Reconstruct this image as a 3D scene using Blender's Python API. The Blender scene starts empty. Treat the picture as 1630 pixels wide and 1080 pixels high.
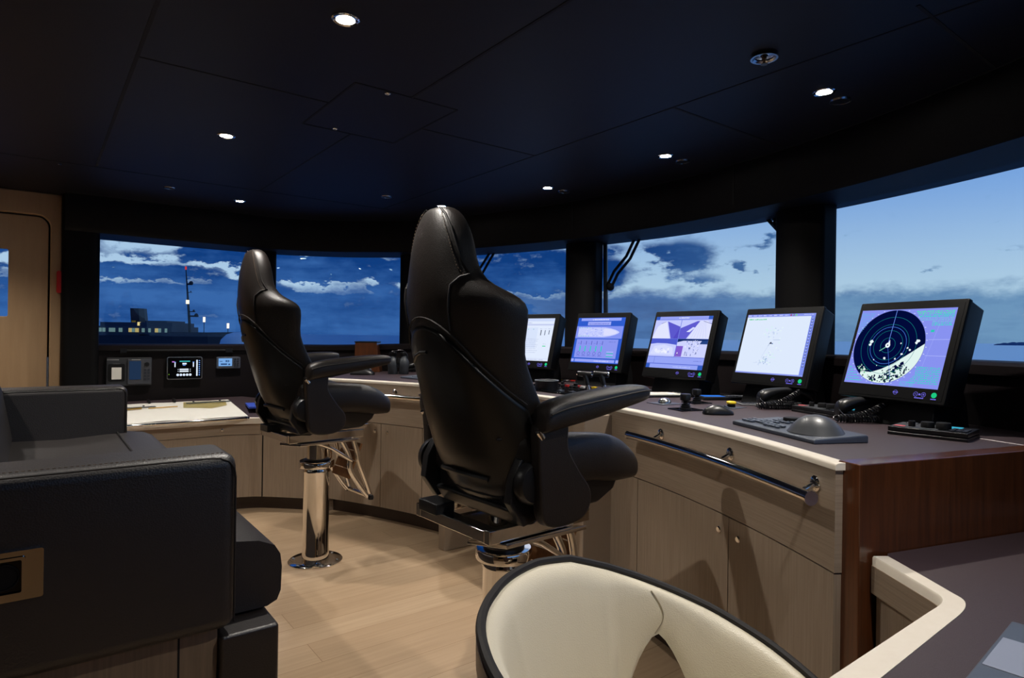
import bpy, bmesh, math, random
from math import sin, cos, pi, radians, sqrt, atan2
from mathutils import Vector, Matrix

# ------------------------------------------------------------------ camera, world, exposure
SC = bpy.context.scene
COL = SC.collection
SC.view_settings.view_transform = 'Standard'
SC.view_settings.look = 'None'
SC.view_settings.gamma = 1
SC.view_settings.use_curve_mapping = False
SC.view_settings.exposure = 0.0

EYE = 1.2                       # camera height
ROLL = .0135
YAW = radians(-37.2)            # X is towards the bow, Y to port
FP = 1000.0                     # focal length in pixels of a 1630 wide frame
cam_d = bpy.data.cameras.new('camera')
cam = bpy.data.objects.new('camera', cam_d)
COL.objects.link(cam)
cam_d.sensor_width = 36
cam_d.lens = FP / 1630 * 36
cam_d.shift_y = -4 / 1630
cam_d.clip_start = .05
cam_d.clip_end = 20000
cam.matrix_world = (Matrix.Translation((0, 0, EYE)) @ Matrix.Rotation(YAW, 4, 'Z')
                    @ Matrix.Rotation(pi / 2, 4, 'X') @ Matrix.Rotation(ROLL, 4, 'Z'))
SC.camera = cam
FWD = (-sin(YAW), cos(YAW)); RGT = (cos(YAW), sin(YAW))


def ray(px, py):
    """direction of a sight line, used to work out where things stand"""
    dx, dy = px - 815, py - 540
    X = (dx * cos(ROLL) + dy * sin(ROLL)) / FP
    Z = -(-dx * sin(ROLL) + dy * cos(ROLL) + 4) / FP
    return Vector((RGT[0] * X + FWD[0], RGT[1] * X + FWD[1], Z))


def at_z(px, py, z):
    r = ray(px, py)
    return r * ((z - EYE) / r.z) + Vector((0, 0, EYE))


def azel(px, py):
    r = ray(px, py)
    x = r.x * RGT[0] + r.y * RGT[1]; y = r.x * FWD[0] + r.y * FWD[1]
    return atan2(x, y), atan2(r.z, sqrt(x * x + y * y))


def lin(c):
    return tuple((v / 255 / 12.92) if v / 255 <= .04045 else ((v / 255 + .055) / 1.055) ** 2.4 for v in c)


# ---- node expressions
class N:
    def __init__(s, nt, sock): s.nt = nt; s.k = sock
    def op(s, o, b=None, c=None):
        n = s.nt.nodes.new('ShaderNodeMath'); n.operation = o
        for i, q in enumerate((s, b, c)):
            if q is None: continue
            if isinstance(q, N): s.nt.links.new(q.k, n.inputs[i])
            else: n.inputs[i].default_value = q
        return N(s.nt, n.outputs[0])
    def __add__(s, b): return s.op('ADD', b)
    def __sub__(s, b): return s.op('SUBTRACT', b)
    def __mul__(s, b): return s.op('MULTIPLY', b)
    def __truediv__(s, b): return s.op('DIVIDE', b)
    def step(s, a, b):
        n = s.nt.nodes.new('ShaderNodeMapRange'); n.interpolation_type = 'SMOOTHSTEP'
        s.nt.links.new(s.k, n.inputs['Value'])
        n.inputs['From Min'].default_value = a; n.inputs['From Max'].default_value = b
        return N(s.nt, n.outputs[0])


def mixc(nt, f, a, b):
    n = nt.nodes.new('ShaderNodeMix'); n.data_type = 'RGBA'
    if isinstance(f, N): nt.links.new(f.k, n.inputs[0])
    else: n.inputs[0].default_value = f
    for q, i in ((a, 6), (b, 7)):
        if isinstance(q, tuple): n.inputs[i].default_value = (*q[:3], 1)
        else: nt.links.new(q.k, n.inputs[i])
    return N(nt, n.outputs[2])


def make_world():
    w = bpy.data.worlds.new('dusk_sky'); SC.world = w
    w.use_nodes = True
    nt = w.node_tree; nt.nodes.clear()
    tc = nt.nodes.new('ShaderNodeTexCoord')
    sp = nt.nodes.new('ShaderNodeSeparateXYZ'); nt.links.new(tc.outputs['Generated'], sp.inputs[0])
    X, Y, Z = (N(nt, sp.outputs[i]) for i in range(3))
    xc = X * RGT[0] + Y * RGT[1]; yc = X * FWD[0] + Y * FWD[1]
    az = xc.op('ARCTAN2', yc); el = Z.op('ARCSINE')
    cb = nt.nodes.new('ShaderNodeCombineXYZ')
    nt.links.new(az.k, cb.inputs[0]); nt.links.new((el * 2.0).k, cb.inputs[1])

    def noise(scale, det, rough=.55, off=0.0):
        n = nt.nodes.new('ShaderNodeTexNoise'); n.noise_dimensions = '3D'
        n.inputs['Scale'].default_value = scale; n.inputs['Detail'].default_value = det
        n.inputs['Roughness'].default_value = rough
        a = nt.nodes.new('ShaderNodeVectorMath'); a.operation = 'ADD'
        nt.links.new(cb.outputs[0], a.inputs[0]); a.inputs[1].default_value = (off, off * .7, off * 1.3)
        nt.links.new(a.outputs[0], n.inputs['Vector'])
        return N(nt, n.outputs[0]) - .5
    n1 = noise(13, 7, .62, 3.0); n2 = noise(36, 6, .62, 9.0); n3 = noise(5, 3, .5, 1.0)
    cb2 = nt.nodes.new('ShaderNodeCombineXYZ'); nt.links.new((az * 5.0).k, cb2.inputs[0]); nt.links.new((el * 34.0).k, cb2.inputs[1])
    n4 = nt.nodes.new('ShaderNodeTexNoise'); nt.links.new(cb2.outputs[0], n4.inputs['Vector']); n4.inputs['Scale'].default_value = 1; n4.inputs['Detail'].default_value = 6; n4.inputs['Roughness'].default_value = .6
    n4 = N(nt, n4.outputs[0]) - .5
    azd = az + n1 * .11 + n2 * .03; eld = el + n2 * .03 + n1 * .03

    def blob(px, py, wx, wy, amp, tilt=0):
        a, e = azel(px, py)
        k = cos(a) ** 2
        q = (azd - a) / (wx / FP * k)
        de = eld - e
        if tilt: de = de - (azd - a) * tilt
        p = de / (wy / FP * cos(a))
        g = (q * q + p * p) * -1.0
        return g.op('EXPONENT') * amp
    # how far the cloud cover reaches: heavy to port, broken ahead, clear to starboard
    F = (az * -1.0).step(-.13, .05) * 1.25 - .25
    bank = (el * -1.0 - n1 * .05 - n2 * .02).step(-.082, -.058)            # low bank along the horizon
    for b in ((1092, 408, 50, 27, 1.45), (1040, 400, 24, 14, .7), (955, 438, 52, 26, 1.35), (1120, 447, 40, 10, .75),
              (985, 395, 20, 10, .6), (1212, 382, 18, 10, 1.3), (1172, 426, 17, 9, 1.3), (1218, 428, 18, 5, .7),
              (1190, 395, 30, 6, .55), (1482, 427, 18, 6, .65), (1612, 395, 30, 8, .6), (900, 430, 70, 60, .8),
              (1230, 472, 60, 6, .6)):
        F = F + blob(*b)
    for b in ((205, 412, 80, 7, -1.5), (255, 390, 32, 12, -1.6), (180, 392, 40, 12, -.9), (345, 428, 42, 6, -1.5, -.12),
              (185, 445, 40, 5, -.9), (270, 452, 50, 4, -.5), (385, 440, 30, 6, -.9), (500, 456, 46, 6, -1.4), (470, 448, 30, 5, -1.1),
              (580, 452, 12, 4, -1.1), (560, 466, 60, 4, -.6), (635, 458, 14, 5, -1.0), (480, 404, 40, 4, -1.2), (600, 405, 40, 4, -.9),
              (860, 476, 45, 5, -1.6), (800, 472, 40, 4, -.9), (895, 392, 24, 4, -1.4), (2, 412, 20, 8, -1.6), (6, 435, 24, 6, -1.2), (330, 505, 60, 3, -.35)):
        F = F + blob(*b)
    F = F + n1 * 1.7 + n2 * 1.5 + n3 * .2 + n4 * (az * -1.0).step(-.1, .15) * .9
    M = F.step(.05, .72).op('MAXIMUM', bank * .92)
    up = el.step(.02, .27)
    clear = mixc(nt, up, lin((186, 217, 234)), lin((112, 162, 228)))
    left = (az * -1.0).step(-.1, .25)
    clear = mixc(nt, left * .5, clear, lin((176, 206, 232)))
    right = az.step(.12, .52)
    cl = mixc(nt, right, lin((16, 62, 128)), lin((70, 114, 166)))
    cl2 = mixc(nt, right, lin((54, 102, 168)), lin((104, 148, 188)))
    low = (el * -1.0).step(-.13, -.055)
    cl = mixc(nt, (low * .7 + n1 * 1.6 + n4 * 2.2 + n2 * .9).op('MAXIMUM', 0.0).op('MINIMUM', 1.0), cl, cl2)
    c = mixc(nt, M, clear, cl)
    # overhead the dusk sky is plain deep blue
    c = mixc(nt, el.step(.35, .9), c, lin((58, 98, 168)))
    bg = nt.nodes.new('ShaderNodeBackground'); nt.links.new(c.k, bg.inputs[0]); bg.inputs[1].default_value = 1.0
    out = nt.nodes.new('ShaderNodeOutputWorld'); nt.links.new(bg.outputs[0], out.inputs[0])


make_world()
LAMP_W = 62.0                    # watts of one downlight
LAMP_COL = (1.0, .94, .86)


# ------------------------------------------------------------------ materials
MATS = {}


def mat(name, col=(.5, .5, .5), rough=.5, metal=0., spec=.5, coat=0., emit=None, bump=None, var=None, srgb=False):
    """bump=(scale, strength), var=(scale xyz, amount, detail, second colour)"""
    if name in MATS: return MATS[name]
    m = bpy.data.materials.new(name); m.use_nodes = True
    nt = m.node_tree; p = nt.nodes['Principled BSDF']
    p.inputs['Base Color'].default_value = (*col, 1)
    p.inputs['Roughness'].default_value = rough
    p.inputs['Metallic'].default_value = metal
    p.inputs['Specular IOR Level'].default_value = spec
    p.inputs['Coat Weight'].default_value = coat
    if coat: p.inputs['Coat Roughness'].default_value = .12
    if emit:
        p.inputs['Emission Color'].default_value = (*emit[0], 1); p.inputs['Emission Strength'].default_value = emit[1]
    tc = nt.nodes.new('ShaderNodeTexCoord')
    if var:
        sc, amt, c2 = var[0], var[1], var[2]
        src = tc.outputs['UV' if len(var) > 3 and var[3] == 'uv' else 'Object']
        mp = nt.nodes.new('ShaderNodeMapping'); nt.links.new(src, mp.inputs[0]); mp.inputs['Scale'].default_value = sc
        n = nt.nodes.new('ShaderNodeTexNoise'); nt.links.new(mp.outputs[0], n.inputs[0])
        n.inputs['Scale'].default_value = 1; n.inputs['Detail'].default_value = 5; n.inputs['Roughness'].default_value = .65
        f = (N(nt, n.outputs[0]) - .5) * (2.4 * amt) + .5
        c = mixc(nt, f.op('MAXIMUM', 0.).op('MINIMUM', 1.), col, c2)
        nt.links.new(c.k, p.inputs['Base Color'])
        if len(var) > 4:
            b = nt.nodes.new('ShaderNodeBump'); b.inputs['Strength'].default_value = var[4]; b.inputs['Distance'].default_value = .001
            nt.links.new(n.outputs[0], b.inputs['Height']); nt.links.new(b.outputs[0], p.inputs['Normal'])
    if bump:
        vn = nt.nodes.new('ShaderNodeTexVoronoi'); nt.links.new(tc.outputs['Object'], vn.inputs['Vector'])
        vn.inputs['Scale'].default_value = bump[0]
        n = nt.nodes.new('ShaderNodeTexNoise'); nt.links.new(tc.outputs['Object'], n.inputs['Vector']); n.inputs['Scale'].default_value = bump[0] * .04
        h = N(nt, vn.outputs['Distance']) + N(nt, n.outputs[0]) * 1.5
        b = nt.nodes.new('ShaderNodeBump'); b.inputs['Strength'].default_value = bump[1]; b.inputs['Distance'].default_value = .0015
        nt.links.new(h.k, b.inputs['Height']); nt.links.new(b.outputs[0], p.inputs['Normal'])
    MATS[name] = m
    return m


def glow(c, s=1.0):
    """an emitting colour of a screen, given as display values"""
    name = 'glow_%02x%02x%02x' % tuple(c)
    if name in MATS: return MATS[name]
    m = bpy.data.materials.new(name); m.use_nodes = True; nt = m.node_tree; nt.nodes.clear()
    e = nt.nodes.new('ShaderNodeEmission'); e.inputs[0].default_value = (*lin(c), 1); e.inputs[1].default_value = s
    o = nt.nodes.new('ShaderNodeOutputMaterial'); nt.links.new(e.outputs[0], o.inputs[0])
    MATS[name] = m
    return m


def glass_mat():
    m = bpy.data.materials.new('window_glass'); m.use_nodes = True; nt = m.node_tree; nt.nodes.clear()
    t = nt.nodes.new('ShaderNodeBsdfTransparent'); t.inputs[0].default_value = (.985, .99, 1, 1)
    g = nt.nodes.new('ShaderNodeBsdfGlossy'); g.inputs['Roughness'].default_value = .0
    f = nt.nodes.new('ShaderNodeFresnel'); f.inputs[0].default_value = 1.4
    x = nt.nodes.new('ShaderNodeMixShader'); o = nt.nodes.new('ShaderNodeOutputMaterial')
    k = N(nt, f.outputs[0]) * .8
    nt.links.new(k.k, x.inputs[0]); nt.links.new(t.outputs[0], x.inputs[1]); nt.links.new(g.outputs[0], x.inputs[2])
    nt.links.new(x.outputs[0], o.inputs[0]); MATS['glass'] = m
    return m


def planks_mat():
    m = bpy.data.materials.new('oak_planks'); m.use_nodes = True; nt = m.node_tree; p = nt.nodes['Principled BSDF']
    tc = nt.nodes.new('ShaderNodeTexCoord')
    b = nt.nodes.new('ShaderNodeTexBrick'); nt.links.new(tc.outputs['Object'], b.inputs[0])
    b.inputs['Scale'].default_value = 1; b.inputs['Brick Width'].default_value = 1.7; b.inputs['Row Height'].default_value = .16
    b.inputs['Mortar Size'].default_value = .0012; b.inputs['Bias'].default_value = 0
    b.inputs['Color1'].default_value = (*lin((180, 155, 126)), 1); b.inputs['Color2'].default_value = (*lin((168, 142, 113)), 1)
    b.inputs['Mortar'].default_value = (*lin((120, 92, 62)), 1)
    mp = nt.nodes.new('ShaderNodeMapping'); nt.links.new(tc.outputs['Object'], mp.inputs[0]); mp.inputs['Scale'].default_value = (2.2, 55, 1)
    n = nt.nodes.new('ShaderNodeTexNoise'); nt.links.new(mp.outputs[0], n.inputs[0]); n.inputs['Scale'].default_value = 1; n.inputs['Detail'].default_value = 6
    f = ((N(nt, n.outputs[0]) - .5) * 1.5 + .4).op('MAXIMUM', 0.).op('MINIMUM', 1.)
    c = mixc(nt, f * .55, N(nt, b.outputs[0]), lin((128, 102, 76)))
    nt.links.new(c.k, p.inputs['Base Color'])
    p.inputs['Roughness'].default_value = .42
    MATS['planks'] = m
    return m


OAKC, OAKD = lin((164, 147, 128)), lin((130, 113, 97))
OAK = mat('limed_oak_upright', OAKC, .45, var=((190, 4, 1), .75, OAKD, 'uv', .35))
OAKH = mat('limed_oak_level', OAKC, .45, var=((4, 190, 1), .75, OAKD, 'uv', .35))
EDGE = mat('pale_oak_edge', lin((236, 228, 214)), .4, var=((40, 40, 40), .3, lin((220, 208, 190))))
WALLOAK = mat('oak_wall_veneer', lin((182, 152, 116)), .45, var=((30, 30, 2.5), .45, lin((160, 128, 94))))
MAHOG = mat('varnished_mahogany', lin((102, 56, 28)), .3, coat=.5, var=((60, 60, 3), .7, lin((48, 26, 13))))
LEATHER = mat('dark_brown_leather', lin((29, 24, 22)), .38, bump=(420, .35))
SOFAL = mat('black_brown_leather', lin((31, 25, 24)), .46, spec=.9, bump=(300, .3))
PIPE = mat('leather_piping', lin((22, 17, 16)), .65)
CREAM = mat('cream_leather', lin((222, 212, 188)), .38, bump=(420, .22))
DESKL = mat('plum_brown_desk_leather', lin((60, 47, 51)), .5, bump=(600, .25))
STITCH = mat('stitch_thread', lin((120, 100, 80)), .8)
CHROME = mat('polished_chrome', (.82, .80, .77), .06, metal=1)
STEEL = mat('brushed_steel', (.6, .6, .6), .25, metal=1)
BLACK = mat('black_plastic', lin((18, 18, 20)), .36)
MATTE = mat('matt_black', lin((14, 14, 16)), .6, spec=.25)
GLOSSB = mat('gloss_black_glass', lin((10, 10, 12)), .08)
RUBBER = mat('black_rubber', lin((30, 30, 33)), .3)
GREYP = mat('slate_grey_plastic', lin((74, 80, 92)), .42)
KEYP = mat('dark_key_plastic', lin((44, 48, 58)), .4)
CEIL = mat('ceiling_dark_leather', lin((25, 25, 33)), .5, spec=.2, bump=(500, .15))
DARKW = mat('dark_wall_leather', lin((10, 9, 10)), .6, spec=.15, bump=(500, .15))
DASHM = mat('dash_dark_leather', lin((22, 17, 18)), .5, spec=.2, bump=(500, .15))
GROOVE = mat('joint_black', lin((8, 8, 9)), .8)
RED = mat('red_plastic', lin((190, 30, 22)), .4)
YELLOW = mat('yellow_plastic', lin((232, 196, 30)), .4)
PAPER = mat('chart_paper', lin((238, 234, 224)), .7, var=((9, 9, 9), .3, lin((228, 224, 214))))
BLUEF = mat('blue_folder', lin((52, 82, 190)), .5)
WHITEP = mat('white_paint', lin((222, 226, 232)), .45)
GREENP = mat('green_button', lin((40, 160, 90)), .4)
WHITEK = mat('white_legend', lin((200, 200, 200)), .5)
GLASS = glass_mat()
PLANKS = planks_mat()


# ------------------------------------------------------------------ mesh builder
class MB:
    def __init__(s, m=None):
        s.v = []; s.f = []; s.mi = []; s.uv = []; s.m = []; s.cur = 0
        if m: s.mat(m)
    def mat(s, m):
        if m not in s.m: s.m.append(m)
        s.cur = s.m.index(m); return s
    def face(s, idx, uv=None):
        s.f.append(tuple(idx)); s.mi.append(s.cur); s.uv.append(uv)
    def add(s, vs, fs):
        o = len(s.v); s.v += [tuple(q) for q in vs]
        for f in fs: s.face([i + o for i in f])
        return s
    def box(s, c, d, rz=0, M=None):
        x, y, z = (q / 2 for q in d)
        vs = [Vector((a, b, e)) for a in (-x, x) for b in (-y, y) for e in (-z, z)]
        if M is None: M = Matrix.Rotation(rz, 4, 'Z')
        vs = [M @ q + Vector(c) for q in vs]
        return s.add(vs, [(0, 1, 3, 2), (4, 6, 7, 5), (0, 4, 5, 1), (2, 3, 7, 6), (0, 2, 6, 4), (1, 5, 7, 3)])
    def bb(s, a, b):
        return s.box([(p + q) / 2 for p, q in zip(a, b)], [abs(q - p) for p, q in zip(a, b)])
    def prism(s, pts, z0, z1, M=None):
        """outline in local xy, extruded in local z, placed by M"""
        n = len(pts)
        vs = [Vector((x, y, z0)) for x, y in pts] + [Vector((x, y, z1)) for x, y in pts]
        if M is not None: vs = [M @ q for q in vs]
        return s.add(vs, [tuple(range(n))[::-1], tuple(range(n, 2 * n))] + [(i, (i + 1) % n, n + (i + 1) % n, n + i) for i in range(n)])
    def lathe(s, prof, c=(0, 0, 0), n=32, M=None, cap=True):
        vs = []
        for r, z in prof:
            for i in range(n):
                a = 2 * pi * i / n; vs.append(Vector((r * cos(a), r * sin(a), z)))
        T = Matrix.Translation(c) if M is None else Matrix.Translation(c) @ M
        vs = [T @ q for q in vs]
        fs = []
        for k in range(len(prof) - 1):
            for i in range(n): fs.append((k * n + i, k * n + (i + 1) % n, (k + 1) * n + (i + 1) % n, (k + 1) * n + i))
        if cap:
            fs.append(tuple(range(n))[::-1]); fs.append(tuple((len(prof) - 1) * n + i for i in range(n)))
        return s.add(vs, fs)
    def tube(s, path, r, n=10, closed=False, cap=True):
        P = [Vector(p) for p in path]; m = len(P)
        R = r if isinstance(r, (list, tuple)) else [r] * m
        T = []
        for i in range(m):
            a = P[(i - 1) % m] if (closed or i) else P[0]
            b = P[(i + 1) % m] if (closed or i < m - 1) else P[-1]
            T.append((b - a).normalized())
        nrm = T[0].orthogonal().normalized(); vs = []
        for i in range(m):
            nrm = (nrm - T[i] * nrm.dot(T[i])).normalized(); bi = T[i].cross(nrm)
            for k in range(n):
                a = 2 * pi * k / n; vs.append(P[i] + nrm * (R[i] * cos(a)) + bi * (R[i] * sin(a)))
        fs = []
        for i in range(m if closed else m - 1):
            j = (i + 1) % m
            for k in range(n): fs.append((i * n + k, i * n + (k + 1) % n, j * n + (k + 1) % n, j * n + k))
        if cap and not closed:
            fs.append(tuple(range(n))[::-1]); fs.append(tuple((m - 1) * n + k for k in range(n)))
        return s.add(vs, fs)
    def loft(s, rings, closed=True, cap=True):
        n = len(rings[0]); vs = [q for r in rings for q in r]; fs = []
        for i in range(len(rings) - 1):
            for k in range(n if closed else n - 1):
                fs.append((i * n + k, i * n + (k + 1) % n, (i + 1) * n + (k + 1) % n, (i + 1) * n + k))
        if cap and closed:
            fs.append(tuple(range(n))[::-1]); fs.append(tuple((len(rings) - 1) * n + k for k in range(n)))
        return s.add(vs, fs)
    def ball(s, c, r, n=16, m=10, sc=(1, 1, 1)):
        prof = [(max(1e-4, r * sin(pi * i / m)), -r * cos(pi * i / m)) for i in range(m + 1)]
        return s.lathe(prof, c, n, Matrix.Diagonal((*sc, 1)))
    def sheet(s, lo, hi, uvs=True):
        """strip between two point rows with uv = running length, height"""
        o = len(s.v); n = len(lo); s.v += [tuple(q) for q in lo] + [tuple(q) for q in hi]
        L = [0]
        for i in range(n - 1): L.append(L[-1] + (Vector(lo[i + 1]) - Vector(lo[i])).length)
        for i in range(n - 1):
            h = (Vector(hi[i]) - Vector(lo[i])).length; z = lo[i][2]
            s.face((o + i, o + i + 1, o + n + i + 1, o + n + i), ((L[i], z), (L[i + 1], z), (L[i + 1], z + h), (L[i], z + h)))
        return s
    def build(s, name, parent=None, smooth=False, bevel=0, seg=2, sub=0, fix=True, ang=40):
        me = bpy.data.meshes.new(name); me.from_pydata(s.v, [], s.f)
        for q in s.m: me.materials.append(q)
        me.polygons.foreach_set('material_index', s.mi)
        if any(s.uv):
            ul = me.uv_layers.new(name='uv')
            for p, uv in zip(me.polygons, s.uv):
                for k, li in enumerate(p.loop_indices):
                    if uv: ul.data[li].uv = uv[k]
                    else:
                        co = me.vertices[me.loops[li].vertex_index].co
                        nn = p.normal
                        ul.data[li].uv = (co.x, co.z) if abs(nn.y) > abs(nn.x) else (co.y, co.z)
        me.update()
        if fix:
            bm = bmesh.new(); bm.from_mesh(me); bmesh.ops.recalc_face_normals(bm, faces=bm.faces); bm.to_mesh(me); bm.free()
        if smooth:
            me.shade_smooth()
        o = bpy.data.objects.new(name, me); COL.objects.link(o)
        if parent: o.parent = parent
        if bevel:
            b = o.modifiers.new('bevel', 'BEVEL'); b.width = bevel; b.segments = seg; b.limit_method = 'ANGLE'; b.angle_limit = radians(ang)
            b.harden_normals = False
            me.shade_smooth()
            w = o.modifiers.new('wn', 'WEIGHTED_NORMAL'); w.keep_sharp = True
        if sub:
            d = o.modifiers.new('sub', 'SUBSURF'); d.levels = sub; d.render_levels = sub
        if smooth and not sub and not bevel and ang < 180:
            try: me.set_sharp_from_angle(angle=radians(ang))
            except Exception: pass
        return o


def tag(o, label, cat, group=None):
    o['label'] = label; o['category'] = cat
    if group: o['group'] = group
    return o


def thing(name, label, cat, loc=(0, 0, 0), rz=0, group=None):
    o = bpy.data.objects.new(name, None); COL.objects.link(o); o.empty_display_size = .1
    o.location = loc; o.rotation_euler = (0, 0, rz)
    return tag(o, label, cat, group)


def struct(o):
    o['kind'] = 'structure'; return o


def copy_tree(o, parent=None):
    c = o.copy(); COL.objects.link(c)
    if parent: c.parent = parent
    for ch in list(o.children): copy_tree(ch, c)
    return c


def rrect(w, h, r, n=5, cx=0, cy=0):
    pts = []
    for sx, sy, a0 in ((1, 1, 0), (-1, 1, 90), (-1, -1, 180), (1, -1, 270)):
        for i in range(n + 1):
            a = radians(a0 + 90 * i / n); pts.append((cx + sx * (w / 2 - r) + r * cos(a), cy + sy * (h / 2 - r) + r * sin(a)))
    return pts


def smooth_path(pts, k=8, closed=False):
    P = [Vector(p) for p in pts]; out = []; n = len(P)
    for i in range(n if closed else n - 1):
        if closed: a, b, c, d = P[(i - 1) % n], P[i], P[(i + 1) % n], P[(i + 2) % n]
        else: a, b, c, d = P[max(i - 1, 0)], P[i], P[i + 1], P[min(i + 2, n - 1)]
        for j in range(k):
            t = j / k
            out.append(.5 * ((2 * b) + (c - a) * t + (2 * a - 5 * b + 4 * c - d) * t * t + (3 * b - a - 3 * c + d) * t ** 3))
    if not closed: out.append(P[-1])
    return out


# frames for upright plates: local x -> along, local y -> up, local z -> outward
def frame(o, along, up=(0, 0, 1)):
    a = Vector(along).normalized(); b = Vector(up).normalized(); c = a.cross(b)
    M = Matrix((a, b, c)).transposed().to_4x4(); M.translation = Vector(o)
    return M


# ================================================================== THE ROOM
ZC = 2.115                      # ceiling
ZT = 1.868                      # top of the windows
ZS = 1.132                      # window sill
S0 = 2.45                       # centre line of the wheelhouse
ZW = .90                        # console worktop


def glass_b(s): return 3.22 - .12 * (s - S0) ** 2


half = [(3.22 - .12 * (k * .1) ** 2, S0 + k * .1) for k in range(0, 23)]
half += [tuple(p)[:2] for p in smooth_path([(half[-1][0], half[-1][1], 0), (2.42, 4.86, 0), (2.08, 5.15, 0), (1.62, 5.36, 0), (1.25, 5.39, 0)], 6)[1:]]
half += [(1.0, 5.39), (.7, 5.39), (.3, 5.38), (.15, 5.38)]
GP = [Vector((b, s)) for b, s in half[::-1]] + [Vector((b, 2 * S0 - s)) for b, s in half[1:]]    # port aft -> bow -> starboard aft


def offset(path, d):
    out = []
    for i, p in enumerate(path):
        a = path[max(i - 1, 0)]; b = path[min(i + 1, len(path) - 1)]
        t = (b - a).normalized(); out.append(p + Vector((-t.y, t.x)) * -d)
    return out


def arc(path):
    L = [0]
    for i in range(len(path) - 1): L.append(L[-1] + (path[i + 1] - path[i]).length)
    return L


GL = arc(GP)


def glass_at(l, d=0.0):
    """point of the glass line at running length l, d inwards"""
    l = max(0, min(GL[-1] - 1e-6, l))
    for i in range(len(GL) - 1):
        if GL[i + 1] >= l: break
    t = (l - GL[i]) / (GL[i + 1] - GL[i]); p = GP[i].lerp(GP[i + 1], t)
    a = GP[max(i - 1, 0)]; b = GP[min(i + 2, len(GP) - 1)]; q = (b - a).normalized()
    return p + Vector((q.y, -q.x)) * d, q


def len_at(pt):
    best = min(range(0, int(GL[-1] / .01)), key=lambda k: (glass_at(k * .01)[0] - Vector(pt)).length)
    return best * .01


def ray_len(px, py, d=0.0):
    """running length where the sight line through (px,py) meets the glass line"""
    r = ray(px, py); q = Vector((r.x, r.y)).normalized(); best = None
    for k in range(int(GL[-1] / .01)):
        p = glass_at(k * .01, d)[0]
        if p.dot(q) <= 0: continue
        e = abs(p.x * q.y - p.y * q.x)
        if best is None or e < best[0]: best = (e, k * .01)
    return best[1]


def z_on(px, py, p):
    r = ray(px, py); return EYE + r.z * (Vector((p[0], p[1])).length / Vector((r.x, r.y)).length)


# inner (inwards) offset sign check: inward must be nearer the centre
SGN = 1 if (glass_at(GL[-1] / 2, .1)[0].x < glass_at(GL[-1] / 2, 0)[0].x) else -1
_ga = glass_at
def glass_at(l, d=0.0): return _ga(l, d * SGN)


# ---- floor
f = MB(PLANKS).bb((-2.2, -.7, -.04), (3.3, 5.6, 0)).build('floor'); struct(f)

# ---- ceiling with its panel joints and hatch
o = MB(CEIL).bb((-2.2, -.7, ZC), (3.3, 5.6, ZC + .05)).build('ceiling'); struct(o); CE = o


def cpt(px, py): return at_z(px, py, ZC)


def joint(a, b, w=.007, name='panel_joint'):
    a = cpt(*a) if len(a) == 2 else Vector(a); b = cpt(*b) if len(b) == 2 else Vector(b)
    d = (b - a).to_2d(); n = Vector((-d.y, d.x)).normalized() * w / 2
    m = MB(GROOVE)
    q = [(a.x + n.x, a.y + n.y), (b.x + n.x, b.y + n.y), (b.x - n.x, b.y - n.y), (a.x - n.x, a.y - n.y)]
    m.prism(q, ZC - .0015, ZC + .004); return m.build(name, CE)


def jl(b0, s0, b1, s1, w=.007): return joint((b0, s0, ZC), (b1, s1, ZC), w)


jl(.26, -.6, .26, 4.20, .012); jl(1.146, -.6, 1.146, 2.168, .010)
jl(.26, 2.424, .917, 2.424); jl(1.137, 2.735, 1.137, 4.20); jl(1.352, 2.464, 2.0, 2.464)
jl(2.0, -.6, 2.0, 4.20); jl(-.2, 4.20, 2.05, 4.20)
jl(2.0, 1.60, 2.86, 1.60, .010); jl(1.9, .70, 2.66, .70, .010)
h0, h1, h2, h3 = .917, 1.352, 2.168, 2.735            # the hatch
for a, b in (((h0, h2), (h1, h2)), ((h1, h2), (h1, h3)), ((h1, h3), (h0, h3)), ((h0, h3), (h0, h2))):
    jl(*a, *b, .008)

# ---- header above the windows, soffit, sill, dash wall
IN = offset(GP, -.29 * 1)
if (IN[len(IN) // 2] - GP[len(GP) // 2]).x > 0: IN = offset(GP, .29)
def row(path, z): return [(p.x, p.y, z) for p in path]
OUTP = [p + (p - q).normalized() * .10 for p, q in zip(GP, IN)]
m = MB(DARKW)
mid = [p.lerp(q, .10) for p, q in zip(IN, GP)]
m.loft([row(IN, ZC + .02), row(IN, ZT + .03), row(mid, ZT)], closed=False); m.mat(mat('soffit_blue_lit', lin((20, 23, 28)), .6, spec=.2)); m.loft([row(mid, ZT), row(OUTP, ZT), row(OUTP, ZC + .3), row(IN, ZC + .3)], closed=False)  # soffit colour is lightened and blued to stand for window light
wf = m.build('wall_fore', smooth=True, ang=50); struct(wf)
m = MB(GROOVE)
m.tube([(p.x, p.y, ZC - .001) for p in IN], .003, 6)
for l in (2.9, 4.3, 5.6, 7.1, 8.4):
    a = len_at(glass_at(l)[0])
    p = glass_at(a, .29)[0]; m.box((p.x, p.y, (ZC + ZT + .03) / 2), (.006, .006, ZC - ZT - .04))
m.build('panel_joint', wf)
D1 = offset(GP, .15); D1 = D1 if (D1[len(D1) // 2] - GP[len(GP) // 2]).x < 0 else offset(GP, -.15)
D1[0] = Vector((.245, D1[0].y)); GPt = [Vector(p) for p in GP]; GPt[0] = Vector((.245, GPt[0].y))
D2 = [p + (p - q).normalized() * .02 for p, q in zip(D1, GPt)]
m = MB(DASHM)
def srow(path, dz): return [(p.x, p.y, ZS + dz - .024 * max(0, min(1, (q.y - 4.7) / .5))) for p, q in zip(path, GP)]
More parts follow.
